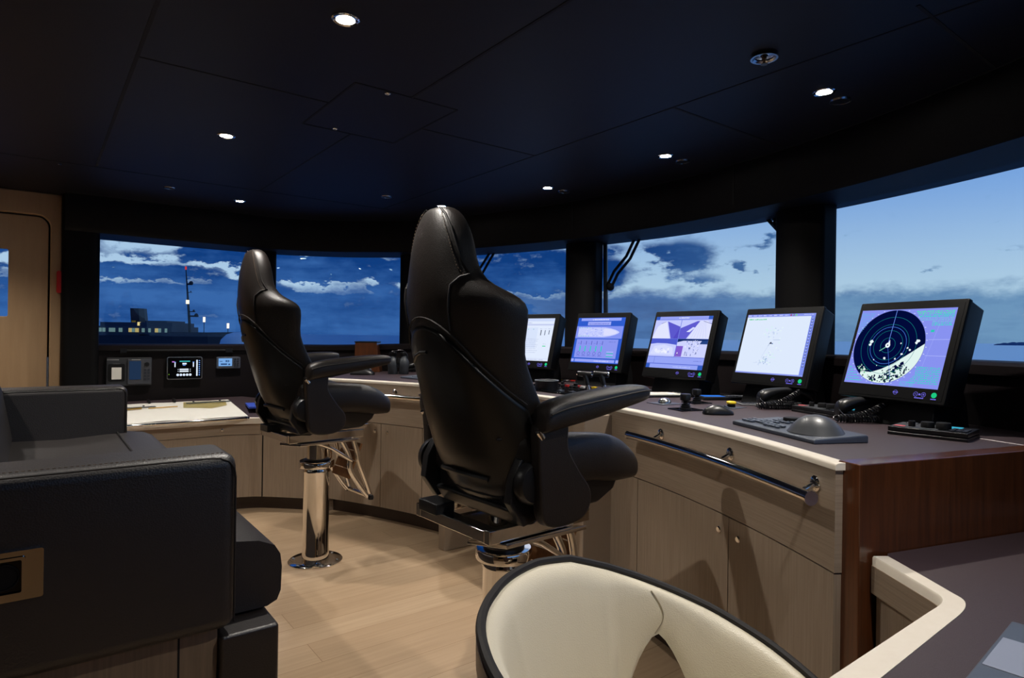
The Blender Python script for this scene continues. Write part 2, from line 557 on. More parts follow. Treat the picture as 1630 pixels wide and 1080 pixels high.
m.loft([row(D1, 0), srow(D1, -.05), srow(D2, -.045), srow(D2, -.012), srow(D1, 0), srow(OUTP, 0), row(OUTP, 0)], closed=False)
t1 = m.build('trim_1', smooth=True, ang=35); struct(t1)

# ---- windows
WIN = {}
edges = {5: ((154, 460), (395, 460)), 4: ((438, 470), (640, 470)), 3: (None, (908, 470)), 2: ((961, 470), (1247, 450)), 1: ((1325, 450), None)}
L = {}
L['5a'] = ray_len(154, 460); L['5b'] = ray_len(395, 460); L['4a'] = ray_len(438, 470); L['4b'] = ray_len(640, 470)
L['3b'] = ray_len(908, 470); L['2a'] = ray_len(955, 470); L['2b'] = ray_len(1247, 450); L['1a'] = ray_len(1325, 450)
L['3a'] = L['4b'] + .28
L['1b'] = L['1a'] + (L['3b'] - L['3a'])
L['0a'] = L['1b'] + .28; L['0b'] = L['0a'] + .9
spans = [(1, L['5a'], L['5b']), (2, L['4a'], L['4b']), (3, L['3a'], L['3b']), (4, L['2a'], L['2b']), (5, L['1a'], L['1b']), (6, L['0a'], L['0b'])]
for n, a, b in spans:
    K = 14
    rows = [[], [], [], []]
    for k in range(K + 1):
        l = a - .03 + (b - a + .06) * k / K
        p, _ = glass_at(l, 0); q, _ = glass_at(l, -.012)
        rows[0].append((p.x, p.y, ZS - .05)); rows[1].append((p.x, p.y, ZT + .02)); rows[2].append((q.x, q.y, ZT + .02)); rows[3].append((q.x, q.y, ZS - .05))
    g = MB(GLASS); g.loft([[rows[j][k] for j in range(4)] for k in range(K + 1)])
    w = g.build('window_%d' % n, smooth=True, ang=30); struct(w)
# pillars between the windows
gaps = [(L['5b'], L['4a']), (L['4b'], L['3a']), (L['3b'], L['2a']), (L['2b'], L['1a']), (L['1b'], L['0a'])]
for i, (a, b) in enumerate(gaps):
    p, q = glass_at((a + b) / 2, .02); w = (glass_at(a)[0] - glass_at(b)[0]).length
    M = Matrix.Translation((p.x, p.y, 0)) @ Matrix.Rotation(atan2(q.y, q.x), 4, 'Z')
    pts = [(w / 2 * cos(t) * 1.0, .10 * sin(t)) for t in [2 * pi * k / 40 for k in range(40)]]
    pts = [(max(-w / 2 * .985, min(w / 2 * .985, x * 1.12)), y) for x, y in pts]
    m = MB(DARKW); m.prism(pts, ZS - .06, ZT + .03, M)
    struct(m.build('trim_%d' % (i + 2), smooth=True, ang=50))

# ---- port side: dark post, oak wall with its door
m = MB(DARKW); m.prism(rrect(.215, .34, .05, 6, .243, 5.30), 0, ZC)
struct(m.build('trim_7', smooth=True, ang=35))


def plate(name, outer, holes, th, M, material, parent=None, bevel=0.0):
    """flat plate with holes: outlines in local xy, thickness along local z"""
    c = bpy.data.curves.new(name, 'CURVE'); c.dimensions = '2D'; c.fill_mode = 'BOTH'; c.extrude = th / 2
    if bevel: c.bevel_depth = bevel; c.bevel_resolution = 2; c.extrude = th / 2 - bevel; c.offset = -bevel
    for pts in [outer] + holes:
        sp = c.splines.new('POLY'); sp.points.add(len(pts) - 1); sp.use_cyclic_u = True
        for q, (x, y) in zip(sp.points, pts): q.co = (x, y, 0, 1)
    t = bpy.data.objects.new(name, c); COL.objects.link(t)
    dg = bpy.context.evaluated_depsgraph_get(); dg.update()
    me = bpy.data.meshes.new_from_object(t.evaluated_get(dg)); me.name = name
    bpy.data.objects.remove(t)
    me.transform(M); me.materials.clear(); me.materials.append(material)
    o = bpy.data.objects.new(name, me); COL.objects.link(o)
    if parent: o.parent = parent
    return o


MP = frame((0, 5.25, 0), (1, 0, 0))          # local x = X, y = up, z = towards -Y (into the room)
door_out = rrect(.76, 1.93, .075, 6, -.305, 1.0)
wo = plate('wall_port', [(-2.2, 0), (.138, 0), (.138, ZC), (-2.2, ZC)], [door_out], .05, MP, WALLOAK, bevel=.008); struct(wo)
MPd = frame((0, 5.262, 0), (1, 0, 0))
gap_in = rrect(.74, 1.91, .066, 6, -.305, 1.0)
win_in = rrect(.34, .44, .01, 3, -.314, 1.507)
dr = plate('door_1', gap_in, [win_in], .04, MPd, WALLOAK, bevel=.004); struct(dr)
m = MB(GLASS); m.bb((-.49, 5.262, 1.28), (-.14, 5.268, 1.735)); m.build('pane', dr)
m = MB(GROOVE); m.bb((-.70, 5.285, 0), (.09, 5.30, 2.0)); k = m.build('door_seal', dr)
# leave the pane of the door open to the outside
bpy.data.objects.remove(k)
plate('door_seal', rrect(.80, 1.97, .08, 6, -.305, 1.0), [rrect(.60, 1.75, .02, 3, -.305, 1.0)], .01, frame((0, 5.29, 0), (1, 0, 0)), GROOVE, dr)
m = MB(STEEL); m.bb((.062, 5.228, .40), (.074, 5.236, 1.02)); m.build('hinge', dr)
m = MB(RED); m.prism(rrect(.03, .15, .012, 4, .125, 1.525), -.0, .045, frame((0, 5.226, 0), (1, 0, 0)))
tag(m.build('release_box', bevel=.004), 'small red box on the oak wall between the door and the dark post', 'alarm box')
# starboard, aft walls (behind the camera)
m = MB(DARKW); m.bb((-2.2, -.6, 0), (.3, -.52, ZC)); m.mat(WALLOAK); m.bb((-2.2, -.521, 0), (.3, -.515, .95)); struct(m.build('wall_starboard'))
m = MB(WALLOAK); m.bb((-2.25, -.7, 0), (-2.2, 5.6, ZC)); struct(m.build('wall_aft'))

# ================================================================== DOWNLIGHTS, SPEAKERS, CEILING FITTINGS
def lamp(loc, w):
    d = bpy.data.lights.new('bulb_light', 'SPOT'); d.energy = w; d.color = LAMP_COL; d.spot_size = radians(122); d.spot_blend = 1.0; d.shadow_soft_size = .014
    o = bpy.data.objects.new('bulb_light', d); COL.objects.link(o); o.location = loc; return o


BULB = bpy.data.materials.new('lit_bulb'); BULB.use_nodes = True
_nt = BULB.node_tree; _nt.nodes.clear(); _e = _nt.nodes.new('ShaderNodeEmission'); _e.inputs[0].default_value = (1, .95, .86, 1); _e.inputs[1].default_value = 110
_o = _nt.nodes.new('ShaderNodeOutputMaterial'); _nt.links.new(_e.outputs[0], _o.inputs[0])
dl = thing('downlight', 'chrome-ringed round ceiling downlight nearest the camera, at the top of the photo', 'ceiling light', (.707, 1.75, ZC), 0, 'lit ceiling downlights')
MB(CHROME).lathe([(.026, .0), (.027, -.004), (.036, -.006), (.040, -.003), (.040, .0)], n=40).build('trim_ring', dl, smooth=True)
MB(BULB).lathe([(.0005, -.0045), (.02, -.004), (.026, -.001), (.026, .0)], n=32).build('bulb', dl, smooth=True)
lm = lamp((0, 0, -.012), LAMP_W); lm.parent = dl
spots = [(.696, 3.13, 'lit downlight over the walkway between the sofa and the farther helm chair'),
         (1.12, 4.616, 'lit downlight above the chart table by the port window'),
         (2.273, 3.837, 'lit downlight just behind the top of the nearer helm chair headrest'),
         (2.49, 2.94, 'lit downlight above the front windows left of centre, third from the right'),
         (2.50, 2.044, 'lit downlight above the second monitor from the right of the console'),
         (2.297, 1.151, 'lit downlight above the right-hand window, largest of the front row')]
for b, s, lab in spots:
    c = copy_tree(dl); c.location = (b, s, ZC); c['label'] = lab
# unseen lamps of the same kind; the port one is added to brighten the door
for b, s in ((1.12, .28), (-.6, 1.75), (-.6, 3.13), (-.5, 4.5)):
    c = copy_tree(dl); c.location = (b, s, ZC); c['label'] = 'unseen lit ceiling downlight outside the camera view'

sp = thing('ceiling_speaker', 'small round ceiling speaker beside the largest right-hand downlight', 'speaker', (2.43, 1.155, ZC), 0, 'small ceiling fittings by the downlights')
MB(STEEL).lathe([(.030, .0), (.031, -.006), (.037, -.006), (.039, 0)], n=36).build('ring', sp, smooth=True)
MB(MATTE).lathe([(.0005, -.004), (.03, -.003), (.03, 0)], n=28).build('grille', sp, smooth=True)
for b, s, sc, lab in ((2.648, 2.053, 1, 'small round ceiling fitting beside the downlight over the second monitor from the right'),
                      (2.63, 2.95, 1, 'small round ceiling fitting right of the downlight that is left of centre'),
                      (1.84, 3.818, .9, 'small unlit round ceiling fitting left of the nearer headrest top'),
                      (.669, 4.494, .9, 'small unlit ceiling fitting near the port window header')):
    c = copy_tree(sp); c.location = (b, s, ZC); c.scale = (sc,) * 3; c['label'] = lab
sk = thing('sprinkler', 'round ceiling sprinkler with pale rose and brass head, upper right', 'sprinkler', (1.856, 1.125, ZC))
MB(STEEL).lathe([(.012, -.002), (.034, -.003), (.041, -.008), (.042, -.012), (.036, -.012), (.030, -.006)], n=36, cap=False).build('rose', sk, smooth=True)
m = MB(mat('brass_dark', lin((120, 96, 70)), .3, metal=1)); m.lathe([(.008, 0), (.008, -.012), (.004, -.014), (.004, -.026), (.011, -.028), (.011, -.030)], n=16).build('sprinkler_head', sk, smooth=True)
hk = thing('hatch_catch', 'small chrome catch on the far edge of the ceiling hatch', 'catch', (1.051, 2.183, ZC), 0, 'chrome catches of the ceiling hatch')
MB(CHROME).lathe([(.011, 0), (.011, -.004), (.008, -.006), (.005, -.004)], n=20).build('ring', hk, smooth=True)
MB(STEEL).box((0, 0, -.005), (.003, .012, .003)).build('slot_key', hk)
c = copy_tree(hk); c.location = (1.05, 2.703, ZC); c['label'] = 'small chrome catch on the near left edge of the ceiling hatch'
m = MB(STEEL); m.lathe([(.009, 0), (.009, -.004), (.004, -.006)], (.097, 4.256, ZC), 16)
tag(m.build('ceiling_stud', smooth=True), 'tiny metal stud in the dark ceiling above the oak door wall', 'stud')

# ================================================================== CONSOLE
def cf(s): return 2.05 - .166 * (s - S0) ** 2          # front line of the console, X against Y


def crow(s0, s1, z, d=0.0, n=24):
    out = []
    for k in range(n + 1):
        s = s0 + (s1 - s0) * k / n; g = -.332 * (s - S0)
        nn = Vector((-1, g)).normalized()               # towards the helmsmen
        out.append((cf(s) + nn.x * d, s + nn.y * d, z))
    return out


def cpanel(mb, s0, s1, z0, z1, d=0.0, th=.02, n=16):
    lo = crow(s0, s1, z0, d, n); hi = crow(s0, s1, z1, d, n); lo2 = crow(s0, s1, z0, d - th, n); hi2 = crow(s0, s1, z1, d - th, n)
    mb.sheet(lo, hi); mb.sheet(lo2, hi2); mb.sheet(lo, lo2); mb.sheet(hi, hi2)
    for a in (0, -1): mb.add([lo[a], hi[a], hi2[a], lo2[a]], [(0, 1, 2, 3)])
    return mb


def lock(parent, s, z, d=.0):
    p = crow(s, s + .001, z, d, 1)[0]; g = -.332 * (s - S0); nn = Vector((-1, g, 0)).normalized()
    M = Matrix.Translation(p) @ nn.to_track_quat('Z', 'Y').to_matrix().to_4x4()
    m = MB(CHROME); m.lathe([(.011, -.002), (.011, .003), (.008, .006), (.0065, .006)], n=18, M=M)
    m.mat(MATTE).lathe([(.0065, .0045), (.0005, .0045)], n=18, M=M)
    return m.build('lock', parent, smooth=True)


ZA = .628
def cabinet(label, s0, s1, doors, locks):
    t = thing('console_cabinet', label, 'cabinet', group='cabinets of the helm console')
    m = MB(GROOVE); lo = crow(s0, s1, .08, -.022); bk = [(x + .40, y, z) for x, y, z in lo]
    m.loft([[lo[k], bk[k], (bk[k][0], bk[k][1], ZW - .03), (lo[k][0], lo[k][1], ZW - .03)] for k in range(len(lo))])
    m.build('carcass', t)
    cpanel(MB(OAKH), s0, s1, ZA + .002, ZW - .0175).build('apron_panel', t, smooth=True)
    for (a, b), lk in zip(doors, locks):
        dd = cpanel(MB(OAK), a + .002, b - .002, .09, ZA - .002).build('door', t, smooth=True)
        if lk is not None: lock(dd, lk, ZA - .055)
    m = MB(mat('plinth_wood', lin((48, 32, 24)), .4)); cpanel(m, s0, s1, 0, .085, -.05); m.build('plinth', t, smooth=True)
    return t


cabinet('pale oak console cabinet at right under the bent handrail, next to the mahogany end panel', .745, 1.93,
        [(.745, 1.184), (1.184, 1.724), (1.724, 1.93)], [1.134, 1.232, None])
cabinet('pale oak console cabinet in the middle, behind the pedestal of the nearer helm chair', 1.97, 3.02,
        [(1.97, 2.5), (2.5, 3.02)], [2.46, 2.54])
cabinet('pale oak console cabinet at left, behind the pedestal of the farther helm chair', 3.06, 4.14,
        [(3.06, 3.40), (3.40, 3.726), (3.726, 4.14)], [None, 3.774, 3.676])
m = MB(OAKH); m.bb((1.55, 4.142, 0), (2.0, 4.162, ZW - .034)); m.build('end_panel', bpy.data.objects['console_cabinet.002'])
# the two fins that flank the middle cabinet
for s, lab in ((3.03, 'upright pale oak fin of the console seen left of the nearer chair pedestal'), (1.945, 'upright pale oak fin of the console seen right of the nearer chair seat')):
    m = MB(OAK); b = cf(s); m.bb((b - .17, s - .035, 0), (b + .2, s + .035, ZW - .034))
    tag(m.build('console_fin', bevel=.004), lab, 'panel', 'console fins')

# worktop
FR = crow(.74, 4.15, ZW, -.03, 48)
wt = thing('console_worktop', 'long curved worktop covered in plum-brown leather with a pale oak front edge', 'worktop')
N_ = len(FR); BK = []
D1L = arc(D1)
for k in range(N_):
    t = k / (N_ - 1); s = .46 + (4.9 - .46) * t
    i = min(range(len(D1)), key=lambda i: abs(D1[i].y - s) + (0 if D1[i].x > 1.9 else 9))
    j = i + 1 if (i + 1 < len(D1) and (D1[i].y - s) * (D1[i + 1].y - s) <= 0) else i - 1
    q = (s - D1[i].y) / (D1[j].y - D1[i].y + 1e-9); P = D1[i].lerp(D1[j], max(0, min(1, q)))
    BK.append((P.x - .004, P.y, ZW))
rings = []
for k in range(N_):
    a, b = Vector(FR[k]), Vector(BK[k])
    rings.append([a, b, b - Vector((0, 0, .032)), a - Vector((0, 0, .032))])
m = MB(DESKL); m.loft(rings)
top = m.build('leather_top', wt)
e0 = crow(.74, 4.15, 0, .004, 48); e1 = crow(.74, 4.15, 0, -.032, 48)
rings = []
for a, b in zip(e0, e1):
    rr = []
    A = Vector(a); B = Vector(b); A.z = B.z = 0
    for u_, z in ((1, -.017), (.0, -.017), (0, -.007), (.06, -.003), (.2, .0), (1, .0015)):
        q = A.lerp(B, u_); rr.append((q.x, q.y, ZW + z))
    rings.append(rr)
m = MB(EDGE); m.loft(rings); m.build('front_edge', wt, smooth=True, ang=50)
m = MB(mat('light_seam', lin((190, 180, 180)), .5)); a, b = at_z(1560, 699, ZW), at_z(1650, 713, ZW)
m.tube([(a.x, a.y, ZW + .0005), (b.x, b.y, ZW + .0005)], .0015, 6); m.build('seam_strip', wt)

# mahogany end panel
A = Vector((1.573, .690)); dirv = Vector((.963, -.27)).normalized(); nrm = Vector((.27, .963)).normalized()
t = thing('console_end_panel', 'varnished red-brown mahogany slab closing the right end of the console', 'panel', (A.x, A.y, 0), atan2(dirv.y, dirv.x))
m = MB(MAHOG); m.bb((0, 0, 0), (1.45, .062, ZW + .004)); m.build('slab', t, bevel=.003)

# handrails
def handrail(label, pts, feet, d=.05, z=.812, r=.0145, zf=.832):
    t = thing('handrail', label, 'handrail', group='chrome console handrails')
    a, b = pts; path = crow(a, b, z, d, 20)
    m = MB(CHROME); m.tube(path, r, 18)
    for e, q in ((path[0], path[1]), (path[-1], path[-2])):
        v_ = (Vector(e) - Vector(q)).normalized(); E_ = Vector(e)
        m.tube([E_ - v_ * .001, E_ + v_ * .003], r * 1.12, 18)
    m.build('rail', t, smooth=True)
    for s in feet:
        g = -.332 * (s - S0); nn = Vector((-1, g, 0)).normalized()
        p = Vector(crow(s, s + .001, zf, 0, 1)[0]); M = Matrix.Translation(p) @ nn.to_track_quat('Z', 'Y').to_matrix().to_4x4()
        m = MB(CHROME); m.lathe([(.021, 0), (.021, .004), (.017, .008), (.009, .010)], n=22, M=M)
        m.tube([p, p + nn * d + Vector((0, 0, z - zf))], .0075, 10)
        m.build('rosette', t, smooth=True)
    return t


handrail('curved chrome handrail on the console front at right, with three round feet', (.765, 1.72), (.812, 1.178, 1.575), z=.809, d=.05, r=.0165)
handrail('chrome handrail on the console front between the two helm chairs', (3.10, 4.0), (3.2, 3.62, 3.95))

# ================================================================== CHART TABLE
ct = thing('chart_table_cabinet', 'low pale oak cabinet with a leather chart table top under the port window', 'cabinet')
cpts = [(.16, 4.5), (1.02, 4.5)] + [tuple(p)[:2] for p in smooth_path([(1.02, 4.5, 0), (1.2, 4.44, 0), (1.36, 4.30, 0), (1.50, 4.16, 0)], 24)[1:]]
def strip(mb, path, z0, z1):
    mb.sheet([(x, y, z0) for x, y in path], [(x, y, z1) for x, y in path]); return mb
def path_off(path, d):
    v = [Vector(p) for p in path]; o = offset(v, d); return [(q.x, q.y) for q in o]
ins = path_off(cpts, .05); ins = ins if ins[0][1] > 4.5 else path_off(cpts, -.05)
body = cpts + [(1.62, 4.9), (1.3, 5.2), (.16, 5.2)]
m = MB(GROOVE); m.prism([(x, y + .012) for x, y in cpts] + body[len(cpts):], .085, .60); m.build('carcass', ct)
pl_ = MB(mat('plinth_wood')); pl_.prism(ins + [(1.5, 4.9), (1.3, 5.1), (.16, 5.1)], 0, .086); pl_.build('plinth', ct)
ix = lambda x: min(range(len(cpts)), key=lambda i: abs(cpts[i][0] - x))
def seg(x0, x1):
    P = [(x0, 4.5)] if x0 < 1.02 else []
    P += [c for c in cpts if x0 < c[0] < x1]
    if x1 <= 1.02: P.append((x1, 4.5))
    return P
for nm, x0, x1, z0, z1, M_ in (('drawer_front', .16, 1.236, .513, .585, OAKH), ('drawer_front', 1.239, 1.6, .513, .585, OAKH),
                               ('door', .16, 1.236, .09, .509, OAK), ('door', 1.239, 1.6, .09, .509, OAK)):
    P = seg(x0, x1)
    if len(P) > 1:
        mm = MB(M_); Q = [(x, y + .018) for x, y in P]
        strip(mm, P, z0, z1); strip(mm, Q, z0, z1)
        mm.sheet([(x, y, z1) for x, y in P], [(x, y, z1) for x, y in Q]); mm.sheet([(x, y, z0) for x, y in P], [(x, y, z0) for x, y in Q])
        mm.build(nm, ct, smooth=True)
m = MB(CHROME); m.lathe([(.009, 0), (.009, .005), (.006, .006)], (1.0, 4.5, .55), 14, Matrix.Rotation(pi / 2, 4, 'X')); m.build('lock', ct, smooth=True)
# sloping top
TB = .690
def tz(y): return .622 + (TB - .622) * (y - 4.5) / .6
m = MB(DESKL); ty = path_off(cpts, -.02); ty = ty if ty[0][1] < 4.5 else path_off(cpts, .02)
out = [(x, max(4.49, y) if x < 1.0 else y) for x, y in cpts] + [(1.66, 4.6), (1.62, 4.9), (1.3, 5.2), (.16, 5.2)]
n = len(out); vs = [(x, y, tz(y)) for x, y in out] + [(x, y, tz(y) - .03) for x, y in out]
m.add(vs, [tuple(range(n)), tuple(range(n, 2 * n))[::-1]] + [(i, (i + 1) % n, n + (i + 1) % n, n + i) for i in range(n)]); m.build('table_top', ct)
m = MB(EDGE); E_ = cpts
rings = [[(x, y - .014, tz(4.5) - .036), (x, y - .014, tz(4.5) + .002), (x, y + .02, tz(4.5) + .004), (x, y + .02, tz(4.5) - .036)] for x, y in E_]
m.loft(rings); m.build('edge_trim', ct)
rl = thing('chart_rail', 'slim chrome rail along the front edge of the chart table', 'handrail')
m = MB(CHROME); m.tube([(.25, 4.455, .622), (1.16, 4.455, .622)], .009, 14); m.build('rail', rl, smooth=True)
for x in (.42, 1.14):
    m = MB(CHROME); m.tube([(x, 4.455, .622), (x, 4.488, .61)], .006, 10); m.ball((x, 4.455, .622), .013, 12, 8); m.build('bracket', rl, smooth=True)


def ontable(px, py):
    r = ray(px, py); t = 4.5 / r.y
    for _ in range(20):
        p = r * t; z = tz(p.y) + .002; t = (z - EYE) / r.z
    p = r * t; return Vector((p.x, p.y, tz(p.y)))


q4 = [(.36, 4.53), (1.17, 4.53), (1.17, 5.09), (.30, 5.09)]
m = MB(PAPER); rings = []
for i in range(13):
    t = i / 12; a = Vector(q4[0]).lerp(Vector(q4[1]), t); b = Vector(q4[3]).lerp(Vector(q4[2]), t); w = .002 + .003 * (1 + sin(i * 1.7)) * .5
    a = a + Vector((0, -.01 * sin(i * 1.1)))
    rings.append([(a.x, a.y, tz(a.y) + w), (b.x, b.y, tz(b.y) + w), (b.x, b.y, tz(b.y) + w - .002), (a.x, a.y, tz(a.y) + w - .002)])
m.loft(rings); chart = m.build('nautical_chart'); tag(chart, 'large white paper chart spread on the chart table under the port window', 'chart')
m = MB(mat('chart_land_tint', lin((214, 200, 140)), .7)); m.prism([(.83, 4.88), (1.0, 4.82), (1.12, 4.9), (1.14, 5.06), (.86, 5.06)], 0, .0004, Matrix.Translation((0, 0, tz(4.95) + .0075)) @ Matrix.Identity(4)); lt = m.build('land_tint', chart)
for v_ in lt.data.vertices: v_.co.z = tz(v_.co.y) + .0062
m = MB(mat('clear_ruler', lin((120, 128, 132)), .2)); m.box((.52, 4.95, tz(4.95) + .009), (.30, .035, .003), .06)
r1 = m.build('parallel_ruler'); tag(r1, 'grey parallel ruler lying at the left of the chart', 'ruler', 'drawing tools on the chart')
m = MB(BLACK); m.box((.42, 4.965, tz(4.97) + .013), (.012, .012, .006)); m.box((.60, 4.975, tz(4.97) + .013), (.012, .012, .006)); m.build('knob', r1)
c = copy_tree(r1); c.location = (.50, .06, .0075); c['label'] = 'grey parallel ruler lying at the right rear of the chart'
m = MB(mat('pencil_wood', lin((206, 160, 60)), .5)); m.tube([(.62, 4.90, tz(4.9) + .010), (.80, 4.915, tz(4.915) + .010)], .004, 6)
tag(m.build('pencil'), 'yellow pencil lying on the chart', 'pencil', 'drawing tools on the chart')
m = MB(mat('brass', lin((190, 150, 80)), .3, metal=1)); m.tube([(.46, 4.895, tz(4.9) + .011), (.58, 4.91, tz(4.91) + .011)], [.003, .007], 8); m.tube([(.46, 4.88, tz(4.88) + .011), (.58, 4.91, tz(4.91) + .011)], [.003, .006], 8)
tag(m.build('dividers', smooth=True), 'brass chart dividers lying beside the yellow pencil', 'dividers', 'drawing tools on the chart')
m = MB(BLACK)
for x in (.64, .80):
    m = MB(BLACK); m.bb((x, 5.06, tz(5.06) + .007), (x + .012, 5.14, tz(5.1) + .026))
    tag(m.build('paper_clip'), 'black spring clip holding the rear edge of the chart, ' + ('left one' if x < .7 else 'right one'), 'clip', 'clips on the chart')
m = MB(BLUEF); m.prism([(1.20, 4.62), (1.40, 4.58), (1.46, 4.84), (1.24, 4.88)], .006, .022, Matrix.Translation((0, 0, tz(4.85))))
tag(m.build('folder', bevel=.003), 'blue folder at the right end of the chart table, beside the farther chair', 'folder')

# ================================================================== INSTRUMENTS ON THE PORT DASH
def dashM(x, z): return frame((x, 5.24 - .0, z), (1, 0, 0))    # local z towards -Y


def dz(px, py):
    r = ray(px, py); t = 5.225 / r.y; p = r * t; return p.x, p.z + EYE




def plaque(mb, w, h, r, z0, z1, M): return mb.prism(rrect(w, h, r, 4), z0, z1, M)


x0, zt = dz(169, 570); x1, zb = dz(241, 605)
zb = zt - .20
pr = thing('navtex_printer', 'dark grey printer and receiver panel with white paper slip, left on the port dash', 'printer', ((x0 + x1) / 2, 5.24, (zt + zb) / 2))
W_, H_ = x1 - x0, zt - zb
F0 = frame((0, 0, 0), (1, 0, 0))
def fr(x, y, z=0): return frame((x, -z, y), (1, 0, 0))
G2 = mat('graphite_plastic', lin((50, 52, 56)), .45)
m = MB(G2); plaque(m, W_, H_, .006, 0, .03, F0); m.build('housing', pr, bevel=.003)
m = MB(mat('graphite_light', lin((66, 68, 74)), .45)); plaque(m, W_ * .52, H_ * .9, .006, .03, .042, fr(W_ * .22, 0)); m.build('receiver_unit', pr, bevel=.003)
m = MB(glow((30, 48, 74))); plaque(m, W_ * .26, H_ * .66, .003, .042, .044, fr(W_ * .12, .01)); m.build('screen', pr)
m = MB(MATTE); plaque(m, .10 * 1, H_ * .62, .01, .0305, .034, fr(-W_ * .28, -.005)); m.build('slot', pr)
m = MB(PAPER); plaque(m, W_ * .21, H_ * .42, .002, .034, .037, fr(-W_ * .28, -.01)); m.build('paper_slip', pr)
m = MB(BLACK); m.lathe([(.016, 0), (.016, .005), (.013, .006)], n=20, M=fr(W_ * .38, H_ * .26, .042)); m.build('dial_pad', pr, smooth=True)
for i in range(4):
    for j in range(2):
        m = MB(KEYP); plaque(m, .016, .012, .002, .042, .045, fr(W_ * (.34 + .08 * j), .012 - .022 * i)); m.build('key', pr)
m = MB(WHITEK)
for y, x, w in ((.43, -.36, .26), (.28, -.28, .16), (.43, .14, .2)):
    for i in range(9): plaque(m, w * W_ / 9 * .6, .004, .0005, .03, .0312 if x < 0 else .0425, fr(W_ * (x + w * (i / 9 - .5 + .06)), H_ * y))
m.build('legend_print', pr)

x0, zt = dz(266, 569); x1, zb = dz(321, 569)
xa = (x0 + x1) / 2; W_ = x1 - x0; H_ = W_ * .70
ap = thing('alarm_panel', 'black touch panel with lit gauges in a silver frame, centre of the port dash', 'control panel', (xa, 5.24, zt - H_ / 2))
m = MB(GLOSSB); plaque(m, W_, H_, .012, 0, .028, F0); m.build('panel', ap)
plate('silver_frame', rrect(W_ + .006, H_ + .006, .014, 5), [rrect(W_ - .006, H_ - .006, .01, 5)], .006, fr(0, 0, .028), STEEL, ap)
WH = glow((230, 240, 255)); CY = glow((70, 200, 200)); LB = glow((120, 170, 255))
m = MB(WH)
def pr_(x, y, w, h, c=None, mm=None):
    (mm or m).mat(c or WH); plaque(mm or m, w * W_, h * H_, .0008, .0285, .0292, fr(x * W_, y * H_))
pr_(.0, .31, .30, .04, CY); pr_(-.01, .2, .12, .07); pr_(-.02, .13, .08, .03, LB)
for x in (-.28, .25): pr_(x, .15, .03, .2); pr_(x + .0, .27, .05, .03, LB)
pr_(-.02, -.06, .26, .06); pr_(-.02, -.15, .26, .06)
for x in (-.19, .16): pr_(x, -.06, .02, .03); pr_(x, -.15, .02, .03)
for i in range(5):
    m.mat(WH); m.lathe([(.009, .0285), (.009, .0295), (.005, .0295), (.005, .0285)], n=14, M=fr((-.2 + .09 * i) * W_, -.31 * H_)); pr_(-.2 + .09 * i, -.31, .02, .03, LB)
pr_(.355, .0, .04, .74)
for i in range(8): pr_(.425, .33 - .094 * i, .035, .035, LB)
pr_(-.33, .29, .07, .05, glow((190, 120, 210)))
pr_(-.45, -.28, .02, .03, glow((150, 230, 60)))
m.build('display', ap)

x0, zt = dz(344, 568.5); x1, zb = dz(382, 568.5); W_ = x1 - x0; H_ = W_ * .52
gp = thing('position_receiver', 'small grey receiver with pale blue display and keypad, right on the port dash', 'receiver', ((x0 + x1) / 2, 5.24, zt - H_ / 2))
m = MB(GREYP); plaque(m, W_, H_, .01, 0, .035, F0); m.build('housing', gp, bevel=.004)
m = MB(glow((120, 170, 228))); plaque(m, W_ * .56, H_ * .66, .002, .0352, .037, fr(-W_ * .14, .004)); m.build('screen', gp)
m = MB(glow((40, 70, 120)))
for (x, y, w, h) in ((-.32, .12, .12, .05), (-.1, .14, .06, .16), (-.02, .14, .05, .16), (.04, .14, .03, .05), (-.2, -.12, .26, .12), (.02, -.14, .08, .12)):
    plaque(m, w * W_, h * H_, .0005, .0372, .0376, fr(x * W_, y * H_))
m.build('readout', gp)
for i in range(4):
    for j in range(2):
        m = MB(KEYP); plaque(m, .016, .010, .002, .035, .039, fr(W_ * (.26 + .12 * j), .028 - .018 * i)); m.build('key', gp)
m = MB(CHROME); m.lathe([(.006, .035), (.006, .039)], n=12, M=fr(-.36 * W_, -.38 * H_)); m.build('button', gp)

m = MB(MATTE); m.tube([(.52, 5.215, 1.062), (1.20, 5.215, 1.062)], .010, 10); lampb = m.build('chart_lamp', smooth=True)
tag(lampb, 'slim black lamp bar under the sill above the port dash instruments', 'lamp')
m = MB(BLACK); m.box((1.2, 5.218, 1.062), (.05, .03, .03)); m.box((.5, 5.222, 1.062), (.04, .03, .03)); m.build('lamp_mount', lampb)
for z, lab in ((1.035, 'upper chrome dash knob beside the small grey receiver'), (.955, 'lower chrome dash knob beside the small grey receiver')):
    m = MB(CHROME); xk, _ = dz(402, 575); m.lathe([(.013, 0), (.013, .006), (.008, .012), (.010, .022), (.0005, .026)], (xk, 5.24, z), 16, Matrix.Rotation(pi / 2, 4, 'X'))
    tag(m.build('dash_knob', smooth=True), lab, 'knob', 'chrome knobs on the port dash')

# ================================================================== OUTSIDE
SEA = -9.0
m = MB(mat('evening_sea', lin((170, 206, 232)), .32, metal=.75, var=((.02, .02, .02), .4, lin((200, 226, 242)))))
m.lathe([(.5, SEA), (60, SEA), (400, SEA), (2500, SEA), (12000, SEA)], n=64, cap=False)
o = m.build('sea', fix=False); o['kind'] = 'stuff'; tag(o, 'calm blue evening sea beyond the wheelhouse windows', 'sea')


def far(px, py, d):
    r = ray(px, py); return r * d + Vector((0, 0, EYE))


